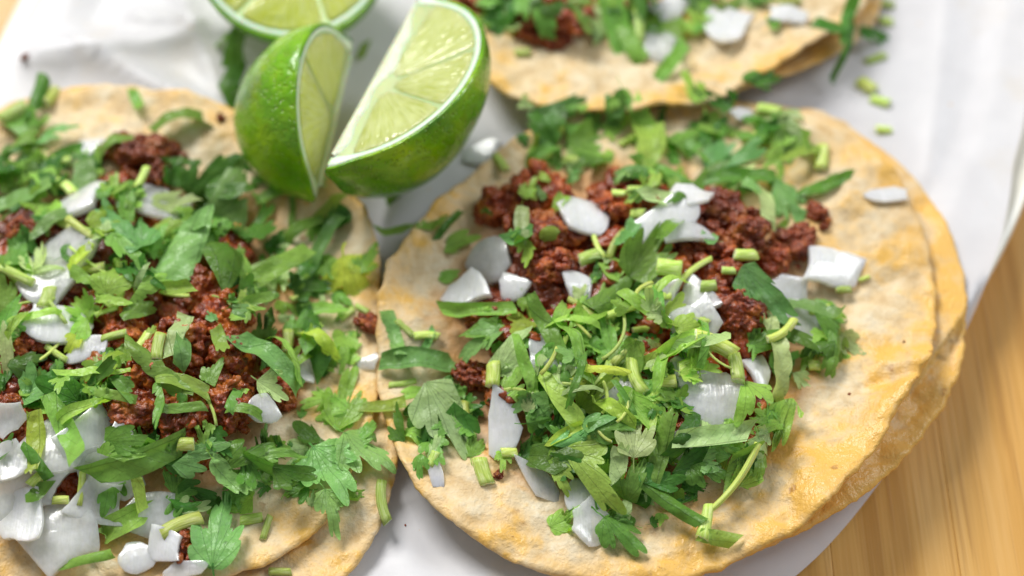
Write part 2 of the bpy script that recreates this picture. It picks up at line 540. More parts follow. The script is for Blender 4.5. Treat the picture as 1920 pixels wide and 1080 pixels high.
def tortilla(label, c, ctrl, base, seed, lift=None, thick=.0018, wav=.0012, group=None, creases=(), under=None, oil=None):
    """c centre (cm), ctrl [(deg, radius cm)], base height of underside, lift [(deg, extra rim height cm, width deg)]"""
    cx, cy = c[0] * CM, c[1] * CM
    A = np.radians([a for a, _ in ctrl]); Rr = np.array([r for _, r in ctrl]) * CM
    o_ = np.argsort(A); A, Rr = A[o_], Rr[o_]
    A3 = np.concatenate([A - 2 * math.pi, A, A + 2 * math.pi]); R3 = np.tile(Rr, 3)
    tt = np.linspace(-math.pi, math.pi, 721); Rt = np.interp(tt, A3, R3)
    ker = np.hanning(25); ker /= ker.sum()
    Rt = np.convolve(np.concatenate([Rt[-61:-1], Rt, Rt[1:61]]), ker, 'same')[60:-60]

    def rad(th):
        th = (th + math.pi) % (2 * math.pi) - math.pi
        return np.interp(th, tt, Rt) + .0007 * vn(np.cos(th) * 6 + 9, np.sin(th) * 6 + seed, seed) + .0009 * vn(np.cos(th) * 22 + 40, np.sin(th) * 22 + 40, seed + 3) + .0005 * vn(np.cos(th) * 70 + 90, np.sin(th) * 70 + 90, seed + 4)

    def top(x, y):
        r = np.hypot(x - cx, y - cy); th = np.arctan2(y - cy, x - cx); q = np.clip(r / rad(th), 0, 1.2)
        z = base + thick + wav * 2.4 * vn(x * 38 + seed, y * 38, seed) * (.4 + q)
        z = z + .0017 * vn(x * 110, y * 110, seed + 1) + .0024 * np.maximum(vn(x * 170, y * 170, seed + 2), -.02) + .0005 * vn(x * 700, y * 700, seed + 5)
        for (ax, ay), (bx, by), hgt, wd in creases:
            dx, dy = bx - ax, by - ay; t_ = np.clip(((x - ax) * dx + (y - ay) * dy) / (dx * dx + dy * dy), 0, 1)
            z = z + hgt * np.exp(-(np.hypot(x - ax - dx * t_, y - ay - dy * t_) / wd) ** 2) * (.25 + .75 * (1 - t_))
        for a, hgt, wd in (lift or []):
            d = np.abs((th - math.radians(a) + math.pi) % (2 * math.pi) - math.pi) / math.radians(wd)
            z = z + hgt * CM * np.exp(-d ** 2) * np.clip((q - .45) / .55, 0, 1.1) ** 1.8
        return np.maximum(z, (under or paper_z)(x, y) + thick + .0004)

    nrn, nan = 84, 340
    th = np.linspace(-math.pi, math.pi, nan, endpoint=False); R = rad(th)
    qs = list(1 - (1 - np.linspace(0, 1, nrn - 4)) ** 1.15 * 1.0)
    qs = [q * .985 for q in qs]
    V = []; rim = []
    for q in qs:
        x = cx + q * R * np.cos(th); y = cy + q * R * np.sin(th)
        V.append(np.stack([x, y, top(x, y)], 1)); rim.append(np.full(nan, max(0, (q - .86) / .14)))
    xe = cx + R * np.cos(th); ye = cy + R * np.sin(th); ze = top(xe, ye)
    for dq, dz in ((.996, .18), (1.0, .5), (.995, .85), (.98, 1.0)):
        V.append(np.stack([cx + dq * R * np.cos(th), cy + dq * R * np.sin(th), ze - thick * dz], 1)); rim.append(np.ones(nan))
    for q in (.9, .75, .55, .35, .15, .0):
        x = cx + q * R * np.cos(th); y = cy + q * R * np.sin(th)
        V.append(np.stack([x, y, top(x, y) - thick], 1)); rim.append(np.zeros(nan))
    W = np.concatenate(V) - np.array([cx, cy, base]); rim = np.concatenate(rim)
    o = mesh_obj('corn_tortilla', W, grid_faces(len(V), nan, True), TORT, origin=(cx, cy, base))
    at_ = o.data.attributes.new('rim', 'FLOAT', 'POINT'); at_.data.foreach_set('value', rim.astype(np.float32))
    Wr = np.hypot(W[:, 0], W[:, 1]) / .065; Wt = np.degrees(np.arctan2(W[:, 1], W[:, 0]))
    ol = np.clip((Wr - .45) / .4, 0, 1) * np.exp(-((Wt - oil[0]) / oil[1]) ** 2) if oil else Wr * 0
    sk_ = np.zeros(len(W))
    for mx, my, ax, ay in MOUND.values():
        d_ = np.hypot((W[:, 0] + cx - mx * CM) / (ax * CM), (W[:, 1] + cy - my * CM) / (ay * CM)); sk_ = np.maximum(sk_, np.clip((1.34 - d_) / .42, 0, 1))
    as_ = o.data.attributes.new('soak', 'FLOAT', 'POINT'); as_.data.foreach_set('value', sk_.astype(np.float32))
    ao = o.data.attributes.new('oil', 'FLOAT', 'POINT'); ao.data.foreach_set('value', ol.astype(np.float32))
    tag(o, label, 'tortilla', group)
    r = np.hypot(gx - cx, gy - cy); ins = r < rad(np.arctan2(gy - cy, gx - cx))
    H[ins] = np.maximum(H[ins], top(gx[ins], gy[ins]))
    edge_ = lambda x, y: np.where(np.hypot(x - cx, y - cy) < rad(np.arctan2(y - cy, x - cx)), top(x, y), -1.0)
    return edge_


def ctrl_from(c, pts):
    return [(math.degrees(math.atan2(y - c[1], x - c[0])), math.hypot(x - c[0], y - c[1])) for x, y in pts]


def pts_px(z, *p): return [tuple(at(a, b, z)[:2] * 100) for a, b in p]


MOUND = {'left': (-9.6, -1.2, 4.4, 4.6), 'right': (2.7, -.9, 4.0, 4.4), 'far': (3.2, 12.0, 3.4, 4.0)}
TG = 'corn tortillas, two under each taco'
# left taco
c = (-9.2, -1.6)
t_low = tortilla('lower corn tortilla of the left taco, peeking out at its front right', c,
         ctrl_from(c, pts_px(.0145, (748, 800), (742, 900), (705, 1000), (655, 1085), (735, 700), (720, 560), (690, 420))) + [(70, 6.6), (100, 6.6), (140, 6.6), (180, 6.6), (-140, 6.6), (-110, 6.8), (-85, 6.9)],
         .0125, 21, [(-30, .15, 40)], group=TG)
c = (-9.4, -.6)
tortilla('upper corn tortilla of the left taco, blistered far rim bare beside the limes', c,
         ctrl_from(c, pts_px(.0195, (712, 640), (690, 800), (610, 975), (540, 1025), (470, 1065), (715, 520), (690, 400), (560, 270), (430, 205), (330, 168), (200, 152), (90, 160), (0, 182))) + [(150, 6.6), (180, 6.6), (-140, 6.6), (-110, 6.7), (-85, 7.0)],
         .0150, 22, under=t_low, lift=[(80, .28, 45), (-40, .22, 30), (10, .15, 30)], group=TG)
# right taco
c = (4.3, -.4)
t_low = tortilla('lower corn tortilla of the right taco, overhanging the plate edge toward the wooden table', c,
         ctrl_from(c, pts_px(.0155, (1500, 192), (1600, 225), (1690, 300), (1745, 360), (1790, 460), (1815, 600), (1810, 660), (1780, 745), (1720, 830), (1640, 905), (1560, 960), (1480, 1003))) + [(90, 6.2), (120, 6.2), (150, 6.2), (180, 6.3), (-150, 6.3), (-120, 6.3), (-95, 6.3)],
         .0128, 23, [(-10, .0, 40)], group=TG, wav=.0006, oil=(-35, 45))
c = (3.5, -.6)
tortilla('upper corn tortilla of the right taco with a folded orange front rim', c,
         ctrl_from(c, pts_px(.0205, (706, 650), (704, 580), (735, 490), (790, 415), (880, 325), (990, 235), (1240, 182), (1400, 175), (1480, 197), (1600, 250), (1690, 330), (1735, 430), (1752, 480), (1762, 570), (1745, 660), (1725, 705), (1700, 745), (1640, 845), (1570, 925), (1490, 1000), (1400, 1040), (1300, 1078), (1200, 1092), (1100, 1085), (1000, 1062), (900, 1010), (800, 940), (745, 850), (712, 740))),
         .0155, 24, under=t_low, oil=(-38, 38), lift=[(-44, .58, 26), (165, .30, 40), (30, .22, 30), (-15, .25, 12), (-110, .20, 40)], group=TG,
         creases=[(at(*a_, .0195)[:2], at(*b_, .0195)[:2], h_, w_) for a_, b_, h_, w_ in (((1728, 712), (1600, 735), -.0030, .0022), ((1745, 690), (1640, 680), .0022, .003), ((1705, 735), (1590, 800), .0030, .005), ((1488, 1003), (1478, 950), -.0014, .002),
                  ((1535, 960), (1500, 880), .0022, .004), ((1700, 740), (1500, 985), .0020, .004), ((1215, 1090), (1212, 1010), -.0008, .0022), ((960, 1040), (990, 960), -.0006, .002), ((1690, 520), (1560, 560), -.0014, .002))])
# far taco
c = (3.9, 11.4)
t_low = tortilla('lower corn tortilla of the far taco, orange edge showing at its right', c,
         ctrl_from(c, pts_px(.0165, (1120, 212), (1250, 208), (1350, 190), (1470, 140), (1580, 92), (1640, 40))) + [(5, 6.1), (45, 6.1), (90, 6.1), (135, 5.6), (180, 5.4), (-150, 5.4), (-120, 5.6)],
         .0138, 25, [(-90, .45, 50)], group=TG)
c = (3.7, 11.3)
tortilla('upper corn tortilla of the far taco behind the lime wedges', c,
         ctrl_from(c, pts_px(.0235, (930, 152), (1000, 180), (1080, 203), (1160, 208), (1250, 198), (1400, 150), (1540, 62), (1620, 10))) + [(5, 6.1), (45, 6.1), (90, 6.1), (135, 5.6), (180, 5.5), (-155, 5.6)],
         .0165, 26, under=t_low, lift=[(-90, .55, 55), (-40, .3, 25)], group=TG)

# ------------------------------------------------------------------ landmarks for descriptions
LM = {
    'left': [(270, 310, 'beside the round meat lump'), (210, 420, "near the left taco's highest leaves"), (60, 300, "at the left taco's far left corner"),
             (60, 520, 'at the left picture edge'), (160, 620, "by the left taco's shiny onion"), (380, 600, "beside the left taco's big meat patch"),
             (460, 400, 'below the standing lime wedge'), (600, 520, 'on the right shoulder of the left taco'), (330, 780, "at the left meat patch's lower rim"),
             (100, 900, 'among the front left onions'), (300, 920, 'on the front slope of the left taco'), (520, 860, 'below the left meat patch'),
             (660, 800, 'where both front tacos meet'), (420, 1030, 'at the front rim of the left taco'), (110, 760, 'left of the left meat patch'), (300, 210, 'on the bare far rim of the left taco')],
    'right': [(980, 430, "by the right taco's dark meat"), (1370, 480, 'by the bright red meat of the right taco'), (1230, 420, 'by the jagged onion atop the right mound'),
              (1180, 590, 'in the middle of the right taco mound'), (1330, 740, "by the right taco's broad onion slice"), (1130, 260, "on the right taco's far left rim"),
              (1380, 280, "on the right taco's far right rim"), (820, 800, "on the right taco's lower left flank"), (790, 600, 'on the left rim of the right taco'), (1150, 960, 'on the front slope of the right taco'),
              (1560, 600, 'on the right slope of the right taco'), (1000, 720, 'on the left slope of the right mound'), (1300, 900, "at the right mound's front right foot"), (1100, 830, 'low on the front of the right mound'), (900, 540, "by the right taco's left onion dice")],
    'far': [(1020, 60, 'beside the meat on the far taco'), (1230, 60, 'hanging over the rim of the far taco'), (1420, 40, 'by the white onion dice of the far taco'), (1610, 80, "off the far taco's right end")],
    'paper': [(430, 130, 'on the paper left of the lime wedges'), (1645, 200, 'on the white paper right of the far taco'), (750, 360, 'on the paper below the limes'), (680, 120, 'on the paper between the lime wedges')],
}


def where(px, py, zone):
    return min(LM[zone], key=lambda q: (q[0] - px) ** 2 + ((q[1] - py) * 1.2) ** 2)[2]


def zone_of(px, py):
    if px < 720 and not (px > 380 and py < 190): return 'left'
    if py < 130 and px > 930 and px < 1700: return 'far'
    if (px < 480 and py < 200) or (px > 1600 and py < 260): return 'paper'
    return 'right'


ZNAME = {'left': 'left taco', 'right': 'right taco', 'far': 'far taco', 'paper': 'paper'}
CW = {'dark': 'dark green', 'mid': 'mid green', 'blue': 'bluish green', 'light': 'bright green', 'pale': 'pale green', 'yel': 'yellow green', 'olive': 'olive green'}

# ------------------------------------------------------------------ meat


def meat_proto(seed, R=.01, n=46):
    rs = np.random.RandomState(seed); bm = bmesh.new()
    pos = []
    for k in range(n):
        u = rs.normal(size=3); u /= np.linalg.norm(u)
        rr = R * (.3 + .62 * rs.rand() ** .55) * (1, .85, .75)[k % 3]
        p = u * rr * np.array([1.15, .95, .75]); s = R * rs.uniform(.08, .27)
        bmesh.ops.create_icosphere(bm, subdivisions=2, radius=s, matrix=Matrix.Translation(p) @ Matrix.Diagonal((rs.uniform(.6, 1.9), rs.uniform(.6, 1.7), rs.uniform(.6, 1.4), 1)))
    bmesh.ops.create_icosphere(bm, subdivisions=2, radius=R * .55, matrix=Matrix.Diagonal((1.1, 1, .75, 1)))
    me = bpy.data.meshes.new('tmp'); bm.to_mesh(me); bm.free()
    o = bpy.data.objects.new('tmp', me); COL.objects.link(o)
    md = o.modifiers.new('r', 'REMESH'); md.mode = 'VOXEL'; md.voxel_size = R * .042
    dg = bpy.context.evaluated_depsgraph_get(); dg.update()
    m2 = bpy.data.meshes.new_from_object(o.evaluated_get(dg))
    bpy.data.objects.remove(o); bpy.data.meshes.remove(me)
    N = len(m2.vertices); co = np.zeros(N * 3, np.float32); m2.vertices.foreach_get('co', co); co = co.reshape(-1, 3)
    no = np.zeros(N * 3, np.float32); m2.vertices.foreach_get('normal', no); no = no.reshape(-1, 3)
    d = np.array([mnoise.noise(Vector(v) * (4.2 / R)) * .10 + mnoise.noise(Vector(v) * (8 / R)) * .07 + mnoise.noise(Vector(v) * (17 / R)) * .04 for v in co.astype(float)])
    co = co + no * (d * R)[:, None]
    m2.vertices.foreach_set('co', co.astype(np.float32).ravel()); m2.name = 'meat_crumble'
    m2.polygons.foreach_set('use_smooth', [True] * len(m2.polygons))
    m2.materials.clear(); m2.materials.append(MEAT); m2.update()
    return m2, co.astype(float)


MP = [meat_proto(100 + k, .01, 85 + 8 * (k % 4)) for k in range(9)]


def put_meat(p, rad_, label, group, squash=.85, bury=.35, k=None):
    me, co = MP[k if k is not None else rnd.randrange(len(MP))]
    rot = Matrix.Rotation(rnd.uniform(0, 6.28), 3, 'Z') @ Matrix.Rotation(rnd.uniform(-.7, .7), 3, 'X')
    s = rad_ / .01
    M3 = Matrix.Diagonal((s, s, s * squash)) @ rot
    W = co[::3] @ np.array(M3).T + np.array([p[0], p[1], 0])
    z0 = 0; W = settle(W, bury); z0 = W[0, 2] - (co[0] @ np.array(M3).T)[2]
    o = bpy.data.objects.new('meat_crumble', me); COL.objects.link(o)
    M = M3.to_4x4(); M.translation = (p[0], p[1], z0); o.matrix_world = M
    tag(o, label, 'meat', group)
    raise_h(W); return o


for zn, (mx, my, ax, ay) in MOUND.items():
    for k in range(20):
        a = k * 2.39996; q = math.sqrt((k + .5) / 20)
        x = (mx + ax * .82 * q * math.cos(a)) * CM; y = (my + ay * .82 * q * math.sin(a)) * CM
        qx, qy = proj((x, y, .03))
        if qy < -60 or qx < -60: continue
        r_ = (.0165 - .0075 * q) * rnd.uniform(.9, 1.12)
        put_meat((x, y), r_, 'red meat crumble buried in the heap of the ' + ZNAME[zn], 'meat crumbles on the ' + ZNAME[zn], .75, .5)

MEATS = [  # px, py, width px
    (940, 395, 95), (1010, 375, 105), (1000, 455, 110), (1030, 505, 80), (1165, 392, 85), (1222, 388, 60), (1355, 405, 95), (1395, 440, 85), (1325, 455, 85),
    (1375, 525, 95), (1372, 595, 105), (1482, 468, 88), (1445, 497, 60), (1532, 402, 42), (890, 712, 70), (1262, 800, 70), (1405, 815, 60),
    (270, 300, 118), (292, 342, 64), (385, 560, 95), (415, 610, 120), (345, 650, 110), (295, 705, 110), (425, 680, 90), (255, 775, 110), (340, 785, 120),
    (435, 780, 110), (505, 740, 90), (525, 660, 70), (240, 630, 90), (45, 655, 70), (350, 1035, 75), (690, 610, 48), (8, 780, 80), (40, 432, 52),
    (1030, 62, 100), (1060, 25, 90), (890, 0, 80), (1000, 20, 80)]
ML = {(940, 395): 'dark meat crumble at the left end of the patch below the far taco', (1482, 468): 'bright red meat crumble lying apart left of the white onion slice',
      (1532, 402): 'tiny orange red meat crumb alone on the bare tortilla', (270, 300): 'round dark red meat lump at the far side of the left taco',
      (690, 610): 'small red meat crumb between the two front tacos', (350, 1035): 'red meat crumble at the front rim of the left taco',
      (1372, 595): 'glossy dark meat crumble under the toothed bluish leaf', (415, 610): 'largest red meat crumble on top of the left taco', (1030, 62): 'red meat crumble at the rim of the far taco'}
for px, py, wd in MEATS:
    p = hit(px, py); s = mpp(p); zn = zone_of(px, py)
    put_meat(p, wd * s * .55, ML.get((px, py), 'red meat crumble ' + where(px, py, zn)), 'meat crumbles on the ' + ZNAME[zn], .9, .35)

for px, py, wd, lab in ((415, 222, 18, 'tiny meat crumb on the bare tortilla left of the limes'), (1592, 740, 6, 'speck of red meat on the bare front right tortilla'), (935, 892, 20, 'meat crumb at the front edge under the frosty onion'), (1545, 425, 18, 'second tiny meat crumb on the bare right tortilla'),
                        (48, 112, 16, 'small orange crumb on the paper at the far left'), (760, 985, 4, 'reddish crumb on the paper between the front tacos'), (1695, 640, 4, 'tiny crumb near the right rim of the right taco')):
    p = hit(px, py); put_meat(p, wd * mpp(p) * .55, lab, 'loose meat crumbs', .8, .2)

# ------------------------------------------------------------------ onions


def onion_shape(L, W, th, seed, dome):
    rs = np.random.RandomState(seed); nc = rs.randint(4, 8)
    a = np.sort((np.arange(nc) + rs.uniform(-.3, .3, nc)) / nc * 2 * math.pi); r = rs.uniform(.6, 1.15, nc)
    cx, cy = r * np.cos(a), r * np.sin(a)
    pts = []
    for k in range(nc):
        k2 = (k + 1) % nc; mid = rs.uniform(-.10, .16)
        for t_ in np.linspace(0, 1, 9)[:-1]:
            x = cx[k] + (cx[k2] - cx[k]) * t_; y = cy[k] + (cy[k2] - cy[k]) * t_
            b = mid * 4 * t_ * (1 - t_); nx, ny = cy[k2] - cy[k], -(cx[k2] - cx[k])
            pts.append((x + nx * b + rs.uniform(-.01, .01), y + ny * b + rs.uniform(-.01, .01)))
    P = np.array(pts); P -= (P.max(0) + P.min(0)) / 2; P /= np.abs(P).max(0)
    P *= np.array([L / 2, W / 2]); n = len(P)
    V = []
    bev = min(.10, .0005 / max(min(L, W) / 2, .001))
    rings = [(.0, 1), (.35, 1), (.7, 1), (1 - bev, .95), (1.0, .75), (.96, -.75), (.96 - bev, -1), (.7, -1), (.35, -1), (0, -1)]
    sx = rs.uniform(-.25, .25)
    for q, s in rings:
        x, y = P[:, 0] * q, P[:, 1] * q
        t_ = th / 2 * (1 + sx * P[:, 0] / (L / 2) * q)
        z = s * t_ + dome * (1 - (y / (max(L, W) / 2)) ** 2 * 1.0) - dome * .5 + .0005 * vn(x * 260 + seed, y * 260, seed)
        V.append(np.stack([x, y, z], 1))
    return np.concatenate(V), grid_faces(len(rings), n, True)


def put_onion(px, py, L, W, ang=0, kind='w', label=None, tilt=.25, th=None, bury=.12, zone=None):
    p = hit(px, py); s = mpp(p); zn = zone or zone_of(px, py)
    B, st = frame(p, ang, tilt * rnd.uniform(.4, 1.2), .75)
    seed = rnd.randrange(10 ** 6)
    tk = min(th or rnd.uniform(.0014, .0030), .2 * min(L, W) * s)
    V, F = onion_shape(L * s * 1.1 * (1 + (st - 1) * .7), W * s * 1.18, tk, seed, min(rnd.uniform(.0008, .0034), .14 * min(L, W) * s) * rnd.choice((1, 1, -1)))
    Wd = V @ B + np.array([p[0], p[1], 0]); Wd = settle(Wd, bury)
    org = np.array([p[0], p[1], float(Wd[:, 2].min())])
    o = mesh_obj('onion_piece', Wd - org, [f[::-1] for f in F], ONION[kind], origin=org)
    tag(o, label or ('white' if kind == 'w' else 'glassy white') + ' chopped onion piece ' + where(px, py, zn), 'onion', 'chopped onion on the ' + ZNAME[zn])
    o.data.set_sharp_from_angle(angle=.62)
    raise_h(Wd, .0004); return o


ON = [
    (1090, 415, 95, 82, -10, 'w', 'plump white onion square beside the dark meat near the limes'), (1245, 418, 125, 75, 18, 'w', 'jagged white onion flake at the top of the right mound'),
    (1292, 395, 75, 60, 10, 'w', None), (1290, 455, 92, 65, -20, 'g', None), (1480, 548, 72, 75, 40, 'w', None), (1500, 605, 115, 75, -20, 'g', None), (1556, 508, 140, 82, 15, 'w', 'large white onion slice on the bare right side of the right taco'),
    (1312, 565, 75, 110, 0, 'g', None), (1322, 612, 60, 95, 5, 'g', None), (922, 500, 92, 80, -15, 'g', None), (880, 552, 95, 72, -30, 'w', None), (968, 542, 60, 52, 0, 'w', None),
    (1300, 700, 95, 65, 0, 'g', None), (1335, 760, 125, 115, 5, 'g', 'broad glassy onion slice low on the right of the right mound'), (1412, 705, 55, 85, -10, 'w', None), (1080, 545, 55, 55, 0, 'w', None),
    (1240, 560, 80, 70, 30, 'g', None), (1020, 655, 55, 65, 0, 'g', None), (1080, 700, 60, 80, 0, 'g', None), (945, 805, 62, 125, 5, 'w', 'tall frosty onion slice at the left front of the right mound'), (1005, 905, 112, 42, -35, 'g', 'long narrow onion sliver on the front of the right taco'),
    (1090, 935, 62, 80, 0, 'w', None), (1108, 985, 75, 70, -50, 'g', 'glassy onion piece nearest the front rim of the right taco'), (816, 885, 62, 24, -78, 'w', 'thin white onion stick at the front left rim of the right taco'), (1660, 370, 78, 36, 12, 'w', 'lone white onion flake near the right rim of the right taco'),
    (1388, 218, 48, 32, 0, 'w', None), (1020, 690, 50, 50, 0, 'g', None), (1160, 740, 70, 60, 0, 'g', None), (1280, 610, 60, 60, 0, 'g', None), (1300, 850, 110, 60, 20, 'g', None), (690, 730 - 50, 40, 30, 0, 'g', None),
    (1370, 55, 92, 90, 10, 'w', 'big white onion square on the far taco rim'), (1475, 32, 72, 50, 12, 'w', 'small white onion dice at the right of the far taco'), (1235, 85, 62, 85, 0, 'g', None), (1250, 20, 80, 60, 0, 'w', None),
    (150, 400, 115, 85, 10, 'w', None), (302, 392, 115, 72, 10, 'g', None), (130, 482, 140, 105, 0, 'g', None), (105, 550, 125, 95, 10, 'g', None), (172, 285, 52, 52, 0, 'w', None), (160, 660, 92, 42, 10, 'w', None), (112, 618, 120, 82, 8, 'w', 'shiny white onion chunk on the left of the left taco'),
    (185, 800, 60, 80, 0, 'g', None), (100, 840, 145, 125, 20, 'g', None), (165, 825, 105, 115, -10, 'w', None), (60, 925, 150, 110, 10, 'g', None), (215, 905, 120, 90, 0, 'g', None), (185, 965, 110, 95, 20, 'g', None), (280, 980, 110, 92, 0, 'g', None), (120, 1010, 120, 130, 40, 'g', None),
    (40, 985, 95, 92, 10, 'w', 'bright white onion cube at the front left corner'), (310, 1035, 62, 75, 50, 'w', None), (262, 1050, 68, 55, 10, 'w', 'bright white onion dice at the front rim of the left taco'), (350, 1072, 80, 30, 10, 'g', None),
    (20, 800, 70, 60, 0, 'g', None), (20, 880, 80, 70, 0, 'g', None), (240, 840, 70, 60, 0, 'g', None), (505, 800, 60, 50, 0, 'g', None), (560, 700, 60, 50, 0, 'g', None),
]
for q in ON: put_onion(*q)
p900 = (905, 287, 75, 48, 30, 'w', 'white onion flake at the tip of the lime wedge', .1); put_onion(*p900)

# ------------------------------------------------------------------ cilantro leaves


def leaf_fan(L, W, rs, cut=True, deep=.54, teeth=None):
    """fan of three toothed lobes, base at x=0, tips towards +x"""
    NA, NR = 110, 10
    T = math.radians(rs.uniform(72, 95)); th = np.linspace(-T, T, NA)
    c3 = [(-1.0 + rs.uniform(-.08, .08), rs.uniform(.72, .9)), (rs.uniform(-.06, .06), 1.0), (1.0 + rs.uniform(-.08, .08), rs.uniform(.72, .9))]
    env = np.zeros(NA)
    for a, l in c3: env = np.maximum(env, l * (1 - deep * np.clip(np.abs(th - a) / .55, 0, 1.6) ** 2.2))
    env = np.maximum(env, .33)
    n = teeth or rs.uniform(6.0, 8.0); ph = rs.uniform(0, 3)
    tooth = np.abs(np.sin(th * n + ph + .5 * np.sin(th * 3 + ph))) ** .75
    r = env * (1 - .24 + .24 * tooth) * (1 + .05 * np.sin(th * 2.3 + ph * 2))
    q = np.linspace(0.02, 1, NR)
    x = (q[:, None] * r * np.cos(th)).ravel(); y = (q[:, None] * r * np.sin(th)).ravel()
    P = np.stack([x, y], 1); F = grid_faces(NR, NA)
    uv = P.copy()
    if cut:
        bm = bmesh.new(); vs_ = [bm.verts.new((a, b, 0)) for a, b in P]
        for f in F: bm.faces.new([vs_[i] for i in f])
        for _ in range(rs.randint(1, 3)):
            a = rs.uniform(0, 6.28); d = rs.uniform(.12, .38)
            cen = np.array([.55, 0]); pt = cen + d * np.array([math.cos(a), math.sin(a)])
            bmesh.ops.bisect_plane(bm, geom=bm.verts[:] + bm.edges[:] + bm.faces[:], plane_co=(*pt, 0), plane_no=(math.cos(a), math.sin(a), 0), clear_outer=True)
        bm.verts.index_update()
        P = np.array([v.co[:2] for v in bm.verts]); F = [tuple(v.index for v in f.verts) for f in bm.faces]; bm.free(); uv = P.copy()
    else:                                   # whole leaf keeps a stub of its thin stalk
        n0 = len(P); ns = 9; ln = rs.uniform(.25, .55); bw = rs.uniform(-.25, .25)
        tt_ = np.linspace(0, 1, ns); Q = []
        for t_ in tt_:
            for sg in (-1, 0, 1): Q.append((.06 - ln * t_, bw * t_ * t_ + sg * .022))
        P = np.concatenate([P, np.array(Q)]); F = F + grid_faces(ns, 3, off=n0); uv = P.copy()
    lo, hi = P.min(0), P.max(0)
    S = (P - (lo + hi) / 2) / (hi - lo) * np.array([L, W])
    return S, F, uv[:, ::-1]


def leaf_strip(L, W, rs, tooth='end'):
    NU, NV = 34, 9
    u = np.linspace(0, 1, NU)[:, None]; v = np.linspace(-1, 1, NV)[None, :]
    ta, tb = rs.uniform(.75, 1.1), rs.uniform(.8, 1.1)
    w_ = np.interp(u, [0, .35, .7, 1], [ta * .8, 1, rs.uniform(.9, 1), tb])
    n = L / W * 1.6 + 1.5; ph = rs.uniform(0, 3)
    tt = np.abs(np.sin(u * n * 1.7 + ph)) ** .7
    up = w_ * (1 - .26 + .26 * tt) if tooth in ('side', 'both') else w_
    dn = w_ * (1 - .26 + .26 * np.abs(np.sin(u * n * 1.6 + ph + 1)) ** .7) if tooth == 'both' else w_
    y = np.where(v > 0, v * up, v * dn) * W / 2
    sk0, sk1 = rs.uniform(-.45, .45), rs.uniform(-.5, .5)
    x = u + (1 - u) * v * sk0 * W / L + u * v * sk1 * W / L
    if tooth in ('end', 'both'):
        prof = .5 * np.abs(np.cos(v * rs.uniform(3.2, 4.6) + rs.uniform(-.4, .4))) ** .8 + .35 * (1 - v * v)
        x = x + np.clip((u - .55) / .45, 0, 1) ** 1.5 * (prof - .5) * min(.9 * W / L, .5)
    x = (x - .5) * L
    y = y + .06 * W * np.sin(u * rs.uniform(2, 5) + ph)
    P = np.stack([np.broadcast_to(x, (NU, NV)).ravel(), y.ravel()], 1)
    off = rs.uniform(-.25, .25)
    uv = np.stack([P[:, 1] / L + off, P[:, 0] / L + .75], 1)
    return P, grid_faces(NU, NV), uv


def bend(P, L, beta, gamma, twist, wave, seed, fold=0.0):
    x, y = P[:, 0], P[:, 1]
    Wm = max(np.abs(y).max(), 1e-4)
    if abs(gamma) > 1e-3:
        k = gamma / Wm; yy = np.sin(k * y) / k; z = (1 - np.cos(k * y)) / k
    else: yy, z = y.copy(), np.zeros_like(y)
    z = z + fold * np.abs(y) + wave * (vn(x * 170 + seed % 97, y * 170, seed % 991) * 2 + .6 * vn(x * 420, y * 420, seed % 883))
    a = twist * x / L; c_, s_ = np.cos(a), np.sin(a); yy, z = yy * c_ - z * s_, yy * s_ + z * c_
    if abs(beta) > 1e-3:
        k = beta / L; r = 1 / k - z; x2 = np.sin(k * x) * r; z2 = 1 / k - np.cos(k * x) * r
    else: x2, z2 = x, z
    return np.stack([x2, yy, z2], 1)


def put_leaf(px, py, L, W, ang, kind='strip', col='mid', label=None, tooth='end', curl=None, tilt=None, bury=None, lift=0.0, p=None, fill=False, zone=None, stuff=None):
    seed = rnd.randrange(10 ** 6); rs = np.random.RandomState(seed)
    p = hit(px, py) if p is None else p
    s = mpp(p) if L > 1 else 1.0
    B, st = frame(p, ang, (tilt if tilt is not None else rs.uniform(.05, .42)), .65)
    a = math.radians(ang)
    st2 = math.hypot(math.sin(a), math.cos(a) / SEL)
    Lm, Wm = L * s * 1.0 * (1 + (st - 1) * .8), W * s * 1.02 * (1 + (st2 - 1) * .8)
    if kind in ('fan', 'cutfan'): P, F, uv = leaf_fan(Lm, Wm, rs, kind == 'cutfan')
    else: P, F, uv = leaf_strip(Lm, Wm * (.8 if Wm > .0045 else 1), rs, tooth)
    if curl is None: curl = rs.uniform(-1.6, .7)
    if kind == 'ribbon': curl = curl if curl else -1.8; tw = rs.uniform(-1.6, 1.6)
    else: tw = rs.uniform(-.5, .5)
    V = bend(P, Lm, curl, rs.uniform(-1.0, 1.0), tw, .0013, seed, rs.uniform(-.35, .55))
    Wd = V @ B + np.array([p[0], p[1], 0])
    Wd = settle(Wd, bury if bury is not None else (.22 if fill else .10))
    Wd[:, 2] += lift * CM
    # press out of what lies below
    hz = hget(Wd[:, 0], Wd[:, 1]); low = hz + .0002 - Wd[:, 2]
    Wd[:, 2] += np.where(low > 0, np.minimum(low, .004) * .75, 0)
    org = np.array([p[0], p[1], float(Wd[:, 2].min())])
    if stuff is not None:
        stuff.append((Wd, F, uv, col)); raise_h(Wd, .0008); return
    o = mesh_obj('cilantro_leaf', Wd - org, F, LEAF[col], origin=org, uv=uv)
    zn = zone or zone_of(px, py)
    sh = {'fan': 'toothed cilantro leaf', 'cutfan': 'chopped cilantro leaf', 'ribbon': 'curled cilantro leaf ribbon'}.get(kind, 'cilantro leaf strip')
    tag(o, label or CW[col] + ' ' + ('cilantro leaf scrap ' if fill else sh + ' ') + where(px, py, zn), 'cilantro leaf', 'chopped cilantro leaves on the ' + ZNAME[zn])
    raise_h(Wd, .0008); return o


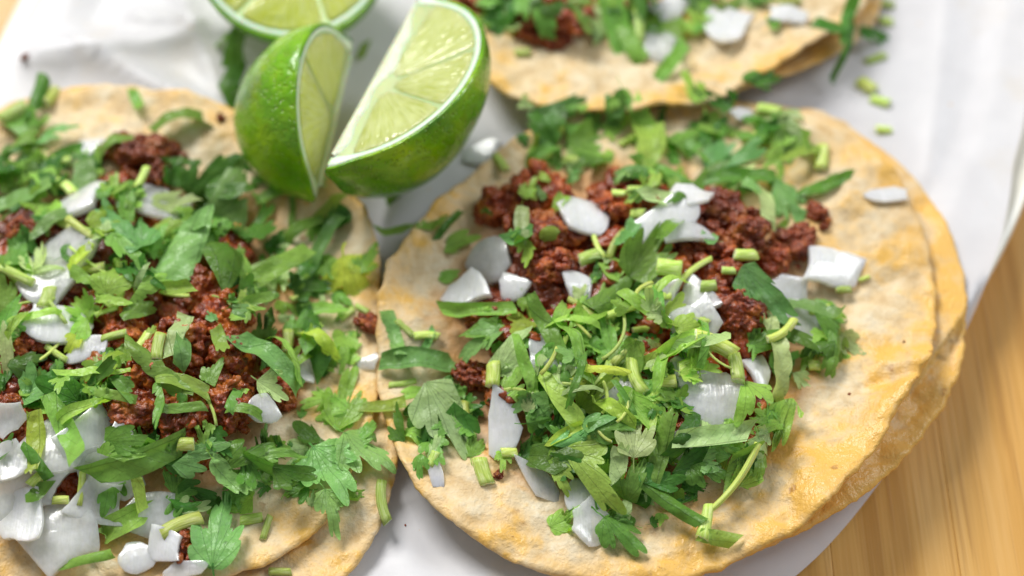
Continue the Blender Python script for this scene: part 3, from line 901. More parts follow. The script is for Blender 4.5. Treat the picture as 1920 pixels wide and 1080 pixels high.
KEEP = [(a, b, c_ * .52) for a, b, c_ in MEATS] + [(q[0], q[1], max(q[2], q[3]) * .42) for q in ON]
FZ = [  # dense cilantro areas, px ellipses: cx, cy, rx, ry, count
    (1140, 690, 190, 130, 60), (200, 480, 170, 120, 20),
    (1100, 700, 250, 210, 65), (1230, 270, 270, 100, 49), (1200, 870, 230, 130, 38), (1470, 640, 110, 80, 15), (840, 790, 90, 90, 15), (1360, 800, 120, 90, 15),
    (150, 420, 220, 130, 49), (470, 430, 170, 130, 42), (570, 620, 110, 130, 23), (130, 700, 160, 110, 34), (400, 890, 200, 80, 38), (60, 320, 110, 90, 15), (600, 850, 100, 110, 11), (1180, 30, 280, 60, 38)]
SCRAPS = []; nfill = 0
for cx, cy, rx, ry, n in FZ:
    m = 0; tries = 0
    while m < n and tries < n * 12:
        tries += 1
        a = rnd.uniform(0, 6.28); q = math.sqrt(rnd.random()); px, py = cx + rx * q * math.cos(a), cy + ry * q * math.sin(a)
        if any((px - x) ** 2 + (py - y) ** 2 < r * r for x, y, r in KEEP): continue
        L = rnd.uniform(30, 88); nfill += 1
        put_leaf(px, py, L, L * rnd.uniform(.4, .8), rnd.uniform(0, 360), rnd.choice(['cutfan', 'cutfan', 'fan', 'cutfan', 'fan']), rnd.choice(['dark', 'dark', 'mid', 'mid', 'olive', 'light', 'light', 'pale']), fill=True, tooth=rnd.choice(['end', 'side', 'none']), stuff=None if L > 84 else SCRAPS)
        m += 1

Vs, Fs, Us, Ms, off_ = [], [], [], [], 0
keys = list(LEAF)
for Wd, F, uv, col in SCRAPS:
    Vs.append(Wd); Us.append(uv); Fs += [tuple(i + off_ for i in f) for f in F]; Ms += [keys.index(col)] * len(F); off_ += len(Wd)
sc_ = mesh_obj('chopped_cilantro', np.concatenate(Vs), Fs, [LEAF[k] for k in keys], uv=np.concatenate(Us), midx=Ms)
tag(sc_, 'small scraps of chopped cilantro filling the heaps of all three tacos', 'cilantro'); sc_['kind'] = 'stuff'

LV = [
    # --- right taco, far rim (soft)
    (1020, 240, 105, 62, 120, 'cutfan', 'dark'), (1110, 262, 105, 72, 30, 'cutfan', 'mid'), (1150, 205, 65, 45, 70, 'strip', 'dark'), (1215, 282, 115, 72, 95, 'strip', 'light', 'smooth bright green leaf standing on the far side of the right taco'),
    (1290, 262, 85, 62, 40, 'cutfan', 'mid'), (1370, 292, 120, 62, 15, 'cutfan', 'blue'), (1335, 190, 85, 45, 150, 'cutfan', 'dark'), (1432, 180, 95, 45, 20, 'cutfan', 'dark'),
    (1255, 340, 160, 34, -22, 'strip', 'mid', None, 'none'), (1395, 340, 150, 28, 8, 'strip', 'mid', None, 'none'), (1330, 335, 90, 40, 20, 'strip', 'dark'), (1105, 318, 95, 55, 200, 'cutfan', 'dark'), (1175, 330, 75, 45, 10, 'strip', 'blue'),
    (1500, 300, 90, 32, 30, 'strip', 'light', None, 'none'), (1545, 355, 115, 34, 15, 'ribbon', 'dark', 'dark curled cilantro ribbon on the bare right side of the right taco', 'none'), (1480, 388, 105, 62, -60, 'cutfan', 'blue'), (1421, 402, 130, 46, -95, 'strip', 'pale', 'pale green leaf strip hanging down beside the bright meat', 'none'),
    (1060, 205, 90, 45, 20, 'cutfan', 'dark'), (1010, 300, 60, 30, 30, 'strip', 'mid'), (1310, 300, 90, 30, -35, 'ribbon', 'mid'), (1230, 375, 60, 30, 0, 'strip', 'pale'),
    # left rim sprig
    (775, 447, 135, 28, -4, 'strip', 'mid', 'narrow cilantro sprig bridging the gap below the lime wedge', 'none'), (842, 425, 75, 16, 52, 'strip', 'dark', None, 'none'), (868, 462, 75, 42, 20, 'cutfan', 'mid'), (838, 520, 30, 24, 0, 'strip', 'mid'),
    (975, 428, 78, 42, -85, 'strip', 'pale', 'pale toothed leaf scrap lying over the dark meat', 'end'), (985, 488, 62, 45, -95, 'strip', 'olive', None, 'none'), (1030, 440, 30, 30, 0, 'strip', 'olive'),
    # left flank of the right taco
    (740, 632, 90, 28, 112, 'strip', 'blue', None, 'side'), (800, 650, 60, 16, 60, 'strip', 'blue', None, 'none'), (800, 800, 115, 95, -90, 'cutfan', 'dark'), (745, 800, 70, 40, 100, 'cutfan', 'dark'), (790, 868, 60, 40, -100, 'fan', 'mid'), (720, 768, 85, 24, 4, 'strip', 'light', None, 'none'),
    (860, 800, 80, 70, -60, 'cutfan', 'dark'), (788, 686, 155, 50, 0, 'strip', 'blue', 'long bluish green leaf strip on the left rim of the right taco', 'none'), (905, 668, 100, 62, 200, 'cutfan', 'blue'), (838, 790, 160, 105, -48, 'cutfan', 'pale', 'large pale veined leaf on the left flank of the right taco'),
    (900, 585, 155, 36, -5, 'strip', 'mid', 'green leaf strip lying across the onion dice at left', 'none'), (895, 630, 80, 60, 170, 'cutfan', 'mid'), (960, 662, 110, 56, 52, 'cutfan', 'pale', None), (978, 612, 68, 62, -130, 'fan', 'yel', 'small yellow green toothed leaf left of the mound'),
    # centre
    (1040, 640, 175, 32, -62, 'ribbon', 'mid', 'long curled green ribbon on the left of the right mound', 'none'), (1075, 655, 150, 26, -66, 'ribbon', 'light', None, 'none'), (1100, 600, 80, 60, 60, 'cutfan', 'olive'),
    (1140, 640, 90, 60, 100, 'cutfan', 'mid'), (1180, 690, 100, 60, -120, 'cutfan', 'mid'), (1120, 740, 95, 60, 40, 'cutfan', 'olive'), (1060, 730, 110, 26, 84, 'strip', 'mid', None, 'none'), (1240, 680, 110, 26, 5, 'ribbon', 'light', None, 'none'), (1275, 655, 100, 28, 20, 'ribbon', 'light', None, 'none'),
    (1240, 745, 80, 50, -20, 'cutfan', 'light'), (1215, 785, 140, 45, -40, 'strip', 'light', None, 'none'), (1170, 775, 80, 40, 60, 'strip', 'mid'), (1250, 600, 95, 70, 55, 'fan', 'light', 'bright toothed leaf with holes at the middle of the right mound'), (1305, 610, 85, 48, 15, 'cutfan', 'light'),
    (1150, 560, 110, 60, 48, 'cutfan', 'mid'), (1205, 500, 205, 92, 50, 'fan', 'mid', 'large veined green leaf crossing the top of the right mound', 'end'), (1255, 437, 70, 26, 55, 'strip', 'olive', None, 'end'), (1175, 450, 80, 36, 65, 'strip', 'blue', None, 'none'),
    (1320, 690, 70, 40, -10, 'cutfan', 'light'), (1010, 770, 60, 62, 160, 'cutfan', 'blue'), (985, 765, 60, 48, -150, 'fan', 'blue', 'small three lobed bluish leaf on the tall onion slice'), (1062, 775, 165, 46, -50, 'strip', 'light', 'bright toothed leaf strip slanting down the front of the mound', 'side'),
    (1000, 800, 70, 40, 10, 'fan', 'mid'), (1110, 790, 80, 55, 20, 'cutfan', 'blue'), (1150, 815, 100, 45, 0, 'strip', 'mid'), (1030, 862, 100, 66, -18, 'strip', 'dark', 'smooth dark green leaf low on the front of the right mound', 'none'), (1075, 830, 90, 40, 20, 'strip', 'blue'),
    (1190, 835, 125, 78, 82, 'fan', 'pale', 'pale round toothed leaf standing on the front of the right mound', 'end'), (1240, 850, 120, 36, 68, 'strip', 'mid', None, 'none'), (1275, 840, 110, 34, 62, 'strip', 'dark'), (1300, 880, 95, 62, 35, 'cutfan', 'dark'), (1345, 860, 90, 46, 20, 'cutfan', 'blue'), (1330, 905, 95, 55, -20, 'cutfan', 'dark'), (1390, 880, 115, 60, 30, 'cutfan', 'mid'), (1240, 905, 90, 55, 10, 'cutfan', 'dark'), (1180, 905, 80, 60, 60, 'cutfan', 'mid'),
    (1125, 905, 160, 78, -50, 'cutfan', 'light', 'large pale veined leaf strip on the front slope of the right taco', 'none'), (1160, 1000, 135, 80, -40, 'fan', 'mid', 'broad green leaf with a toothed tip at the front rim of the right taco', 'end'), (1255, 960, 130, 36, -30, 'strip', 'dark', 'long dark leaf strip at the front foot of the right mound', 'none'),
    (1060, 905, 60, 40, -70, 'strip', 'light'), (1160, 880, 50, 36, 90, 'strip', 'pale'),
    # right side
    (1490, 660, 90, 70, -30, 'cutfan', 'dark'), (1530, 665, 75, 50, 200, 'cutfan', 'dark'), (1440, 640, 80, 40, 20, 'cutfan', 'dark'), (1428, 578, 135, 75, -42, 'cutfan', 'blue', 'toothed bluish green leaf over the dark meat at right'), (1515, 592, 125, 36, -25, 'strip', 'blue', None, 'side'), (1555, 575, 70, 36, 150, 'fan', 'blue'), (1590, 645, 78, 50, -38, 'fan', 'pale', 'pale toothed leaf tip farthest right on the right taco'), (1562, 668, 80, 34, -102, 'strip', 'mid', None, 'both'),
    (1560, 620, 70, 40, -60, 'strip', 'mid'), (1452, 690, 150, 52, -75, 'strip', 'pale', 'long pale scalloped leaf strip right of the broad onion slice', 'side'), (1500, 715, 60, 34, -40, 'fan', 'pale'), (1465, 800, 100, 70, -112, 'cutfan', 'light', 'broad pale leaf below the scalloped strip', 'none'), (1410, 775, 95, 75, -100, 'cutfan', 'light', 'folded pale green leaf right of the broad onion slice', 'end'), (1335, 822, 150, 40, 8, 'strip', 'pale', 'whitish green leaf strip under the broad onion slice', 'none'),
    # --- left taco far side (soft)
    (340, 238, 105, 46, 22, 'strip', 'mid', 'olive leaf lying on the bare far rim of the left taco', 'none'), (258, 192, 55, 20, -60, 'strip', 'mid', None, 'none'), (76, 192, 90, 30, 80, 'strip', 'dark', None, 'none'), (62, 262, 110, 55, 60, 'cutfan', 'mid'), (112, 258, 85, 40, 10, 'cutfan', 'blue'), (35, 315, 130, 75, 20, 'cutfan', 'dark'), (215, 268, 80, 24, 20, 'strip', 'mid', None, 'none'), (160, 335, 80, 62, 100, 'cutfan', 'blue'), (100, 330, 100, 70, 50, 'cutfan', 'dark'),
    (48, 378, 125, 55, 10, 'strip', 'blue', 'shiny bluish leaf at the left picture edge on the left taco', 'none'), (100, 420, 95, 30, 40, 'strip', 'blue'), (345, 312, 70, 14, -5, 'strip', 'dark', None, 'none'),
    (400, 345, 115, 80, 40, 'cutfan', 'dark'), (455, 388, 125, 90, 60, 'cutfan', 'blue'), (430, 350, 100, 60, 0, 'cutfan', 'dark'), (500, 430, 100, 50, 70, 'cutfan', 'dark'), (432, 490, 140, 105, 80, 'strip', 'dark', 'large dark leaf right of the high bluish leaf', 'none'), (395, 430, 90, 60, 30, 'cutfan', 'dark'),
    (520, 365, 90, 26, 20, 'strip', 'mid', None, 'none'), (610, 402, 80, 26, 32, 'strip', 'light', None, 'none'), (565, 440, 100, 22, 30, 'strip', 'mid', None, 'none'), (550, 400, 60, 14, 90, 'strip', 'mid', None, 'none'),
    (610, 462, 115, 34, -120, 'ribbon', 'blue', 'arched bluish leaf strip on the right shoulder of the left taco', 'end'), (660, 530, 120, 115, -60, 'fan', 'yel', 'yellow green broad leaf at the right rim of the left taco'), (690, 490, 80, 50, 60, 'cutfan', 'olive'), (530, 525, 150, 46, 40, 'strip', 'mid', 'slanting leaf strip on the right shoulder of the left taco', 'none'), (485, 560, 80, 60, 10, 'cutfan', 'mid'), (590, 550, 80, 50, 10, 'cutfan', 'dark'), (480, 595, 90, 36, 15, 'ribbon', 'mid'), (590, 640, 150, 52, -68, 'strip', 'dark', 'long dark veined leaf strip right of the left meat patch', 'side'), (610, 590, 80, 34, 0, 'strip', 'mid'), (560, 610, 70, 40, 60, 'cutfan', 'mid'), (500, 630, 70, 40, 60, 'ribbon', 'dark'),
    # left top group
    (30, 470, 110, 80, 95, 'cutfan', 'mid'), (70, 500, 100, 60, 100, 'fan', 'pale', 'pale toothed leaf at the left edge above the onion'), (20, 560, 100, 40, 90, 'strip', 'mid'), (245, 500, 120, 40, -50, 'strip', 'mid', None, 'none'), (280, 540, 100, 50, -30, 'cutfan', 'dark'), (200, 430, 80, 60, 0, 'cutfan', 'olive'),
    (170, 345, 90, 56, -75, 'strip', 'blue', None, 'none'), (350, 488, 140, 98, -102, 'strip', 'blue', 'large smooth bluish leaf above the left meat patch', 'none'), (332, 388, 100, 60, 12, 'cutfan', 'pale', 'pale curled leaf on the onion near the round meat lump'), (310, 440, 70, 40, 30, 'ribbon', 'light', None, 'none'), (295, 460, 60, 36, 80, 'strip', 'mid'), (246, 437, 150, 80, 132, 'cutfan', 'blue', 'bluish toothed leaf at the very top of the left taco'), (216, 358, 75, 52, 102, 'fan', 'light', 'small bright toothed leaf tip sticking up on the left taco'), (238, 395, 60, 30, 100, 'strip', 'mid'),
    (136, 478, 80, 42, 28, 'fan', 'dark', 'small dark toothed leaf lying on glassy onion'), (218, 558, 130, 84, 78, 'fan', 'light', 'bright green fan leaf above the shiny onion chunk'), (150, 625, 85, 62, -150, 'fan', 'light', 'bright toothed leaf lying on the shiny onion chunk'), (290, 560, 90, 50, 10, 'cutfan', 'light'), (340, 565, 70, 24, -5, 'strip', 'light', None, 'none'),
    (20, 650, 130, 42, -80, 'strip', 'pale', None, 'side'), (30, 600, 90, 60, 70, 'cutfan', 'mid'), (90, 722, 100, 76, 20, 'cutfan', 'blue'), (115, 745, 90, 60, 160, 'cutfan', 'dark'), (60, 690, 80, 50, 20, 'cutfan', 'dark'), (180, 715, 140, 16, 10, 'ribbon', 'light', None, 'none'), (200, 745, 120, 18, -10, 'ribbon', 'mid', None, 'none'), (215, 690, 60, 50, 60, 'cutfan', 'olive'), (160, 775, 110, 24, 15, 'ribbon', 'light', None, 'none'), (60, 600, 120, 16, 15, 'strip', 'light', None, 'none'), (240, 735, 70, 30, -50, 'cutfan', 'mid'),
    (336, 635, 92, 42, 82, 'strip', 'pale', 'pale rectangular leaf strip standing on the left meat patch', 'none'), (290, 695, 160, 46, -38, 'ribbon', 'mid', 'curled green leaf ribbon over the left meat patch', 'none'), (350, 725, 110, 30, -5, 'strip', 'light', None, 'none'), (403, 705, 55, 46, 60, 'strip', 'mid', None, 'none'), (300, 765, 100, 40, -100, 'strip', 'mid', None, 'end'), (345, 775, 90, 20, 10, 'strip', 'mid', None, 'none'),
    (512, 705, 160, 50, -25, 'strip', 'blue', 'long bluish leaf strip at the right end of the left meat patch', 'none'), (506, 750, 85, 62, -20, 'fan', 'pale', 'pale toothed leaf below the long bluish strip'), (465, 778, 85, 20, -4, 'strip', 'mid', None, 'none'), (440, 752, 50, 24, 75, 'strip', 'mid', None, 'none'), (585, 640, 60, 30, 60, 'strip', 'blue'),
    (650, 745, 130, 84, 80, 'cutfan', 'olive', 'olive leaf with dark streaks where the two tacos meet'), (575, 820, 70, 40, 150, 'cutfan', 'dark'), (680, 850, 150, 105, -28, 'fan', 'blue', 'dark bluish scalloped leaf at the right rim of the left taco'), (612, 880, 180, 120, -52, 'fan', 'blue', 'biggest fan shaped leaf with toothed tips at the front right of the left taco'), (622, 970, 105, 56, -65, 'fan', 'blue', 'small toothed leaf hanging on the front right rim of the left taco'),
    (470, 885, 120, 60, 20, 'cutfan', 'dark'), (385, 880, 110, 58, 15, 'strip', 'blue', None, 'none'), (530, 865, 110, 46, 10, 'ribbon', 'mid', None, 'none'), (432, 915, 80, 46, -40, 'strip', 'blue', None, 'none'), (500, 915, 90, 60, -20, 'cutfan', 'dark'), (560, 930, 90, 50, -10, 'cutfan', 'dark'), (215, 940, 70, 55, -90, 'cutfan', 'mid'), (270, 892, 190, 60, 20, 'strip', 'mid', 'long bright leaf strip on the front slope of the left taco', 'none'), (240, 982, 92, 52, -155, 'strip', 'mid', 'green leaf with a ragged end lying on the front onions', 'end'), (240, 840, 90, 55, 0, 'cutfan', 'mid'), (225, 850, 100, 40, 10, 'ribbon', 'mid'),
    (128, 815, 185, 50, -50, 'strip', 'mid', 'spotted green leaf strip slanting across the left onions', 'none'), (70, 838, 110, 34, -80, 'ribbon', 'yel', 'wavy yellow green ribbon at the left onions', 'none'), (15, 845, 60, 40, 40, 'strip', 'dark'), (70, 870, 80, 20, -40, 'strip', 'dark', None, 'none'), (75, 930, 50, 24, 40, 'strip', 'dark', None, 'none'), (412, 1015, 185, 105, 86, 'fan', 'blue', 'large notched leaf standing up at the front edge of the left taco', 'end'), (350, 950, 60, 40, 10, 'ribbon', 'dark'), (170, 1062, 110, 20, 8, 'ribbon', 'mid', 'thin curved leaf sliver on the front rim of the left taco', 'none'), (265, 935, 60, 24, -60, 'strip', 'light', None, 'none'),
    # --- far taco
    (950, 25, 100, 60, 60, 'cutfan', 'dark'), (1000, 40, 110, 60, -70, 'cutfan', 'mid'), (1150, 45, 140, 56, -70, 'strip', 'mid', 'green leaf drooping over the far taco meat', 'end'), (1265, 65, 130, 46, -80, 'fan', 'mid', 'drooping toothed leaf in the middle of the far taco rim'), (1255, 130, 90, 34, 50, 'strip', 'mid', None, 'none'), (1210, 20, 110, 60, -100, 'cutfan', 'dark'), (1090, 20, 90, 60, -40, 'cutfan', 'mid'), (1320, 20, 90, 50, -60, 'cutfan', 'dark'),
    (1180, 80, 90, 30, -60, 'strip', 'mid', None, 'none'), (1040, 15, 90, 50, 20, 'cutfan', 'dark'), (930, 0, 80, 50, 0, 'cutfan', 'mid'), (1420, 0, 80, 40, 0, 'cutfan', 'dark'), (1370, 5, 70, 40, 50, 'cutfan', 'mid'),
    (1592, 35, 115, 28, 82, 'strip', 'dark', None, 'none'), (1578, 130, 110, 14, -108, 'strip', 'dark', 'thin dark sprig stalk hanging off the far taco toward the paper', 'none'), (1640, 82, 80, 40, -15, 'cutfan', 'dark'), (1550, 60, 60, 20, 160, 'strip', 'dark', None, 'none'),
    # --- paper left of limes
    (430, 165, 90, 70, 60, 'cutfan', 'dark', 'dark leaf on the paper beside the standing lime wedge'), (455, 105, 110, 50, 70, 'strip', 'dark', None, 'none'), (428, 75, 34, 26, 0, 'strip', 'mid', None, 'none'),
    (745, 360, 60, 22, 50, 'strip', 'olive', None, 'none'), (682, 95, 40, 18, 80, 'strip', 'olive', None, 'none'),
]
# ------------------------------------------------------------------ stems


def stem_shape(L, D, seed, curve=0.0, taper=1.0):
    rs = np.random.RandomState(seed); n = 14; nl = max(6, int(L / .0012)); nl = min(nl, 40)
    th = np.arange(n) / n * 2 * math.pi
    ribs = 1 + .06 * np.cos(th * 4 + rs.uniform(0, 6)) + .03 * np.cos(th * 7)
    e1, e2 = rs.uniform(-.35, .35), rs.uniform(-.35, .35); fl = rs.uniform(.55, 1)
    V = []; uv = []; MI = []
    rows = [(0, .55, -.03)] + [(k / (nl - 1), 1, 0) for k in range(nl)] + [(1, .55, .03)]
    rows = [(0, .0, .06)] + rows[:1] + rows[1:-1] + rows[-1:] + [(1, .0, -.06)]
    for t_, q, dx in rows:
        r = D / 2 * (1 + (taper - 1) * t_) * ribs * q
        y, z = r * np.cos(th), r * np.sin(th) * fl
        x = (t_ - .5) * L + dx * D + (y * (e1 * (1 - t_) + e2 * t_))
        V.append(np.stack([x, y, z], 1)); uv.append(np.stack([th / 6.283, np.full(n, t_)], 1))
    V = np.concatenate(V); F = grid_faces(len(rows), n, True)
    mi = []
    for i in range(len(rows) - 1):
        mi += [1 if (i < 2 or i >= len(rows) - 3) else 0] * n
    if curve:
        k = curve / L; x, y, z = V.T; r = 1 / k - y
        V = np.stack([np.sin(k * x) * r, 1 / k - np.cos(k * x) * r, z], 1)
    return V, [f[::-1] for f in F], np.concatenate(uv), mi


def put_stem(px, py, L, D, ang, label=None, tilt=.2, curve=None, lift=0.0, zone=None, taper=1.0):
    p = hit(px, py); s = mpp(p); zn = zone or zone_of(px, py)
    B, st = frame(p, ang, rnd.uniform(0, tilt), .6)
    seed = rnd.randrange(10 ** 6)
    V, F, uv, mi = stem_shape(L * s * (1 + (st - 1) * .8), D * s * rnd.uniform(.5, .98), seed, (rnd.uniform(-.9, .9) if L > 2 * D else rnd.uniform(-.3, .3)) if curve is None else curve, taper)
    Wd = V @ B + np.array([p[0], p[1], 0]); Wd = settle(Wd, .25); Wd[:, 2] += lift * CM
    org = np.array([p[0], p[1], float(Wd[:, 2].min())])
    o = mesh_obj('chopped_stalk', Wd - org, F, [STEM, STEMCUT], origin=org, uv=uv, midx=mi)
    L *= 1.0; sz = 'long thin' if L > D * 3.4 else ('stubby' if L < D * 1.6 else 'short')
    tag(o, label or sz + ' cilantro stem piece ' + where(px, py, zn), 'cilantro stalk', 'chopped cilantro stems on the ' + ZNAME[zn])
    raise_h(Wd, .0004); return o


ST = [
    (1285, 520, 118, 24, 40, 'long light green stem piece at the top right of the right mound'), (1254, 505, 46, 36, -5, 'stubby ribbed stem piece beside the long light stem'), (1190, 582, 125, 24, 20, 'long pale stem lying across the middle of the right mound'), (1120, 600, 70, 14, -30), (1190, 715, 68, 28, -70, 'pale yellow stem piece pointing down the right mound'),
    (1335, 662, 90, 32, -8, 'thick bright stem above the broad onion slice'), (1377, 712, 48, 30, -85, 'stubby bright stem piece standing against white onion'), (1395, 485, 42, 26, 12, 'short green stem piece on the bright red meat'), (1365, 510, 24, 22, 0), (1328, 540, 28, 24, 0), (1118, 468, 62, 20, -70), (1152, 462, 62, 18, 60), (1104, 488, 40, 36, 20, 'round dark green stem bud left of the jagged onion'),
    (1160, 366, 26, 18, -10), (1195, 402, 26, 20, 0), (1440, 210, 42, 34, -10, 'cube shaped stem piece on the far right rim'), (1540, 300, 46, 28, 80), (1580, 546, 28, 27, 0, 'round yellow green stem bit right of the large onion slice'), (1468, 628, 72, 28, 35, 'dark green stem piece under the toothed bluish leaf'), (1525, 688, 22, 22, 0), (1535, 585, 40, 22, 10),
    (760, 616, 42, 24, -40), (800, 632, 48, 20, 0), (755, 720, 52, 20, 10), (925, 712, 40, 34, 85, 'split stem piece on the left slope of the right mound'), (905, 886, 48, 36, -70), (812, 862, 26, 20, 60), (940, 312, 48, 26, -60, 'bright stem piece below the tip of the lime wedge'), (870, 772, 36, 30, -80), (1170, 662, 62, 22, 40), (1290, 690, 42, 34, 20), (1130, 715, 70, 20, 55), (1210, 620, 50, 20, 10), (1090, 575, 60, 16, -40), (955, 850, 30, 26, 0), (1060, 640, 46, 18, 70), (1250, 720, 34, 30, 0), (1310, 600, 40, 22, -20), (1190, 360, 30, 20, 0), (1220, 300, 30, 22, 50), (1070, 300, 30, 20, 0), (1175, 265, 36, 26, 30), (1620, 523, 22, 14, 20),
    (35, 525, 72, 30, -20, 'thick yellowish stem piece at the left picture edge'), (175, 515, 52, 32, 0, 'stubby yellow stem piece on glassy onion'), (130, 360, 48, 22, -38, 'yellow stem piece at the far side of the left mound'), (122, 425, 64, 26, -30), (155, 440, 74, 15, -35), (297, 655, 48, 34, 88, 'ribbed stem piece standing on the left meat patch'), (270, 640, 40, 26, 60), (90, 565, 38, 30, 80), (215, 632, 48, 26, 10), (108, 668, 50, 26, -30), (540, 640, 42, 36, 88, 'cube shaped stem piece right of the left meat patch'), (460, 540, 46, 26, 75), (500, 992, 42, 22, 75, 'short upright stem piece at the front rim of the left taco'), (716, 946, 72, 32, -75, 'thick stem piece hanging over the gap between the tacos'),
    (340, 987, 80, 34, 25, 'plump light stem piece on the front of the left taco'), (155, 922, 56, 21, 86), (75, 900, 40, 34, 40), (470, 970, 42, 38, 10, 'round green stem bud at the front of the left taco'), (525, 1072, 42, 28, 0), (350, 835, 30, 28, 0), (400, 772, 48, 12, -65), (650, 590, 32, 28, 40), (680, 580, 30, 18, -30), (28, 220, 54, 44, 30, 'pale green stem chunk at the far left corner'), (95, 185, 40, 26, 80), (118, 945, 30, 20, 0), (540, 890, 44, 32, 10), (115, 300, 36, 30, 0), (270, 345, 44, 24, 70), (560, 560, 30, 22, 20), (420, 560, 50, 8, -30), (330, 560, 60, 10, -10), (60, 570, 90, 10, 10), (200, 590, 40, 20, 20),
    (1625, 165, 32, 26, -40, 'greenish stem crumb on the white paper nearest the far taco'), (1650, 192, 34, 26, -20, 'yellow green stem crumb in the middle of the white paper'), (1656, 246, 28, 20, 0, 'green stem crumb on the paper beside the right taco rim'), (1662, 8, 30, 26, 0), (1640, 112, 40, 30, 20), (1660, 40, 26, 22, 0), (1480, 5, 40, 26, 0), (1195, 60, 60, 26, 88), (980, 100, 30, 20, 0),
]

for q in ST:
    if len(q) == 5: put_stem(*q)
for q in LV:
    px, py, L, W, ang, kind, col = q[:7]
    lab = q[7] if len(q) > 7 else None
    th_ = q[8] if len(q) > 8 else rnd.choice(['end', 'side', 'none'])
    if th_ == 'none' and W > 30 and not (lab and ('smooth' in lab or 'strip' in lab)): th_ = rnd.choice(['end', 'both', 'side'])
    if kind == 'strip' and lab is None and W > 36 and rnd.random() < .95: kind = 'cutfan'
    if kind == 'ribbon' and lab is None and W > 29: kind = 'cutfan'
    put_leaf(px, py, L, W, ang, kind, col, lab, th_)

for q in ST:
    if len(q) > 5: put_stem(*q)
# thicket of thin ribbons and stalks on the right mound and between the onions of the left one
for cx, cy, rx, ry, n in ((1180, 640, 190, 110, 30), (1080, 720, 120, 120, 12), (150, 620, 150, 150, 16), (560, 600, 110, 110, 6)):
    for _ in range(n):
        a = rnd.uniform(0, 6.28); q = math.sqrt(rnd.random()); px, py = cx + rx * q * math.cos(a), cy + ry * q * math.sin(a)
        if any((px - x) ** 2 + (py - y) ** 2 < (r * .8) ** 2 for x, y, r in KEEP[:len(MEATS)]): continue
        if rnd.random() < .3: put_stem(px, py, rnd.uniform(40, 100), rnd.uniform(7, 12), rnd.uniform(0, 180), curve=rnd.uniform(-1.2, 1.2))
        elif rnd.random() < .5: put_leaf(px, py, rnd.uniform(60, 130), rnd.uniform(12, 26), rnd.uniform(0, 180), 'ribbon', rnd.choice(['light', 'light', 'light', 'yel', 'pale', 'mid']), None, rnd.choice(['none', 'side']), curl=rnd.uniform(-2.4, -.6))
        else: put_leaf(px, py, rnd.uniform(35, 65), rnd.uniform(26, 44), rnd.uniform(0, 360), 'fan', rnd.choice(['light', 'mid', 'light', 'yel', 'pale', 'blue']))
for cx, cy, rx, ry, n in ((1150, 350, 170, 35, 14), (960, 420, 70, 70, 4), (1400, 430, 80, 70, 4), (330, 690, 140, 110, 8), (450, 620, 90, 60, 4)):
    for _ in range(n):
        a = rnd.uniform(0, 6.28); q = math.sqrt(rnd.random()); L = rnd.uniform(24, 60)
        put_leaf(cx + rx * q * math.cos(a), cy + ry * q * math.sin(a), L, L * rnd.uniform(.45, .8), rnd.uniform(0, 360), rnd.choice(['fan', 'cutfan', 'ribbon']), rnd.choice(['mid', 'dark', 'light', 'blue']))
# sprig with a bud
put_stem(1375, 920, 170, 14, 48, 'long bent cilantro stalk ending in a bud at the front right', .05, .6, taper=1.3)
put_stem(1322, 985, 62, 36, 75, 'swollen pale green bud at the front right foot of the mound', .05, .1, taper=.7)
put_leaf(1345, 1018, 75, 26, -5, 'strip', 'light', 'small bright leaf tip below the pale bud', 'none')

# ------------------------------------------------------------------ lime wedges


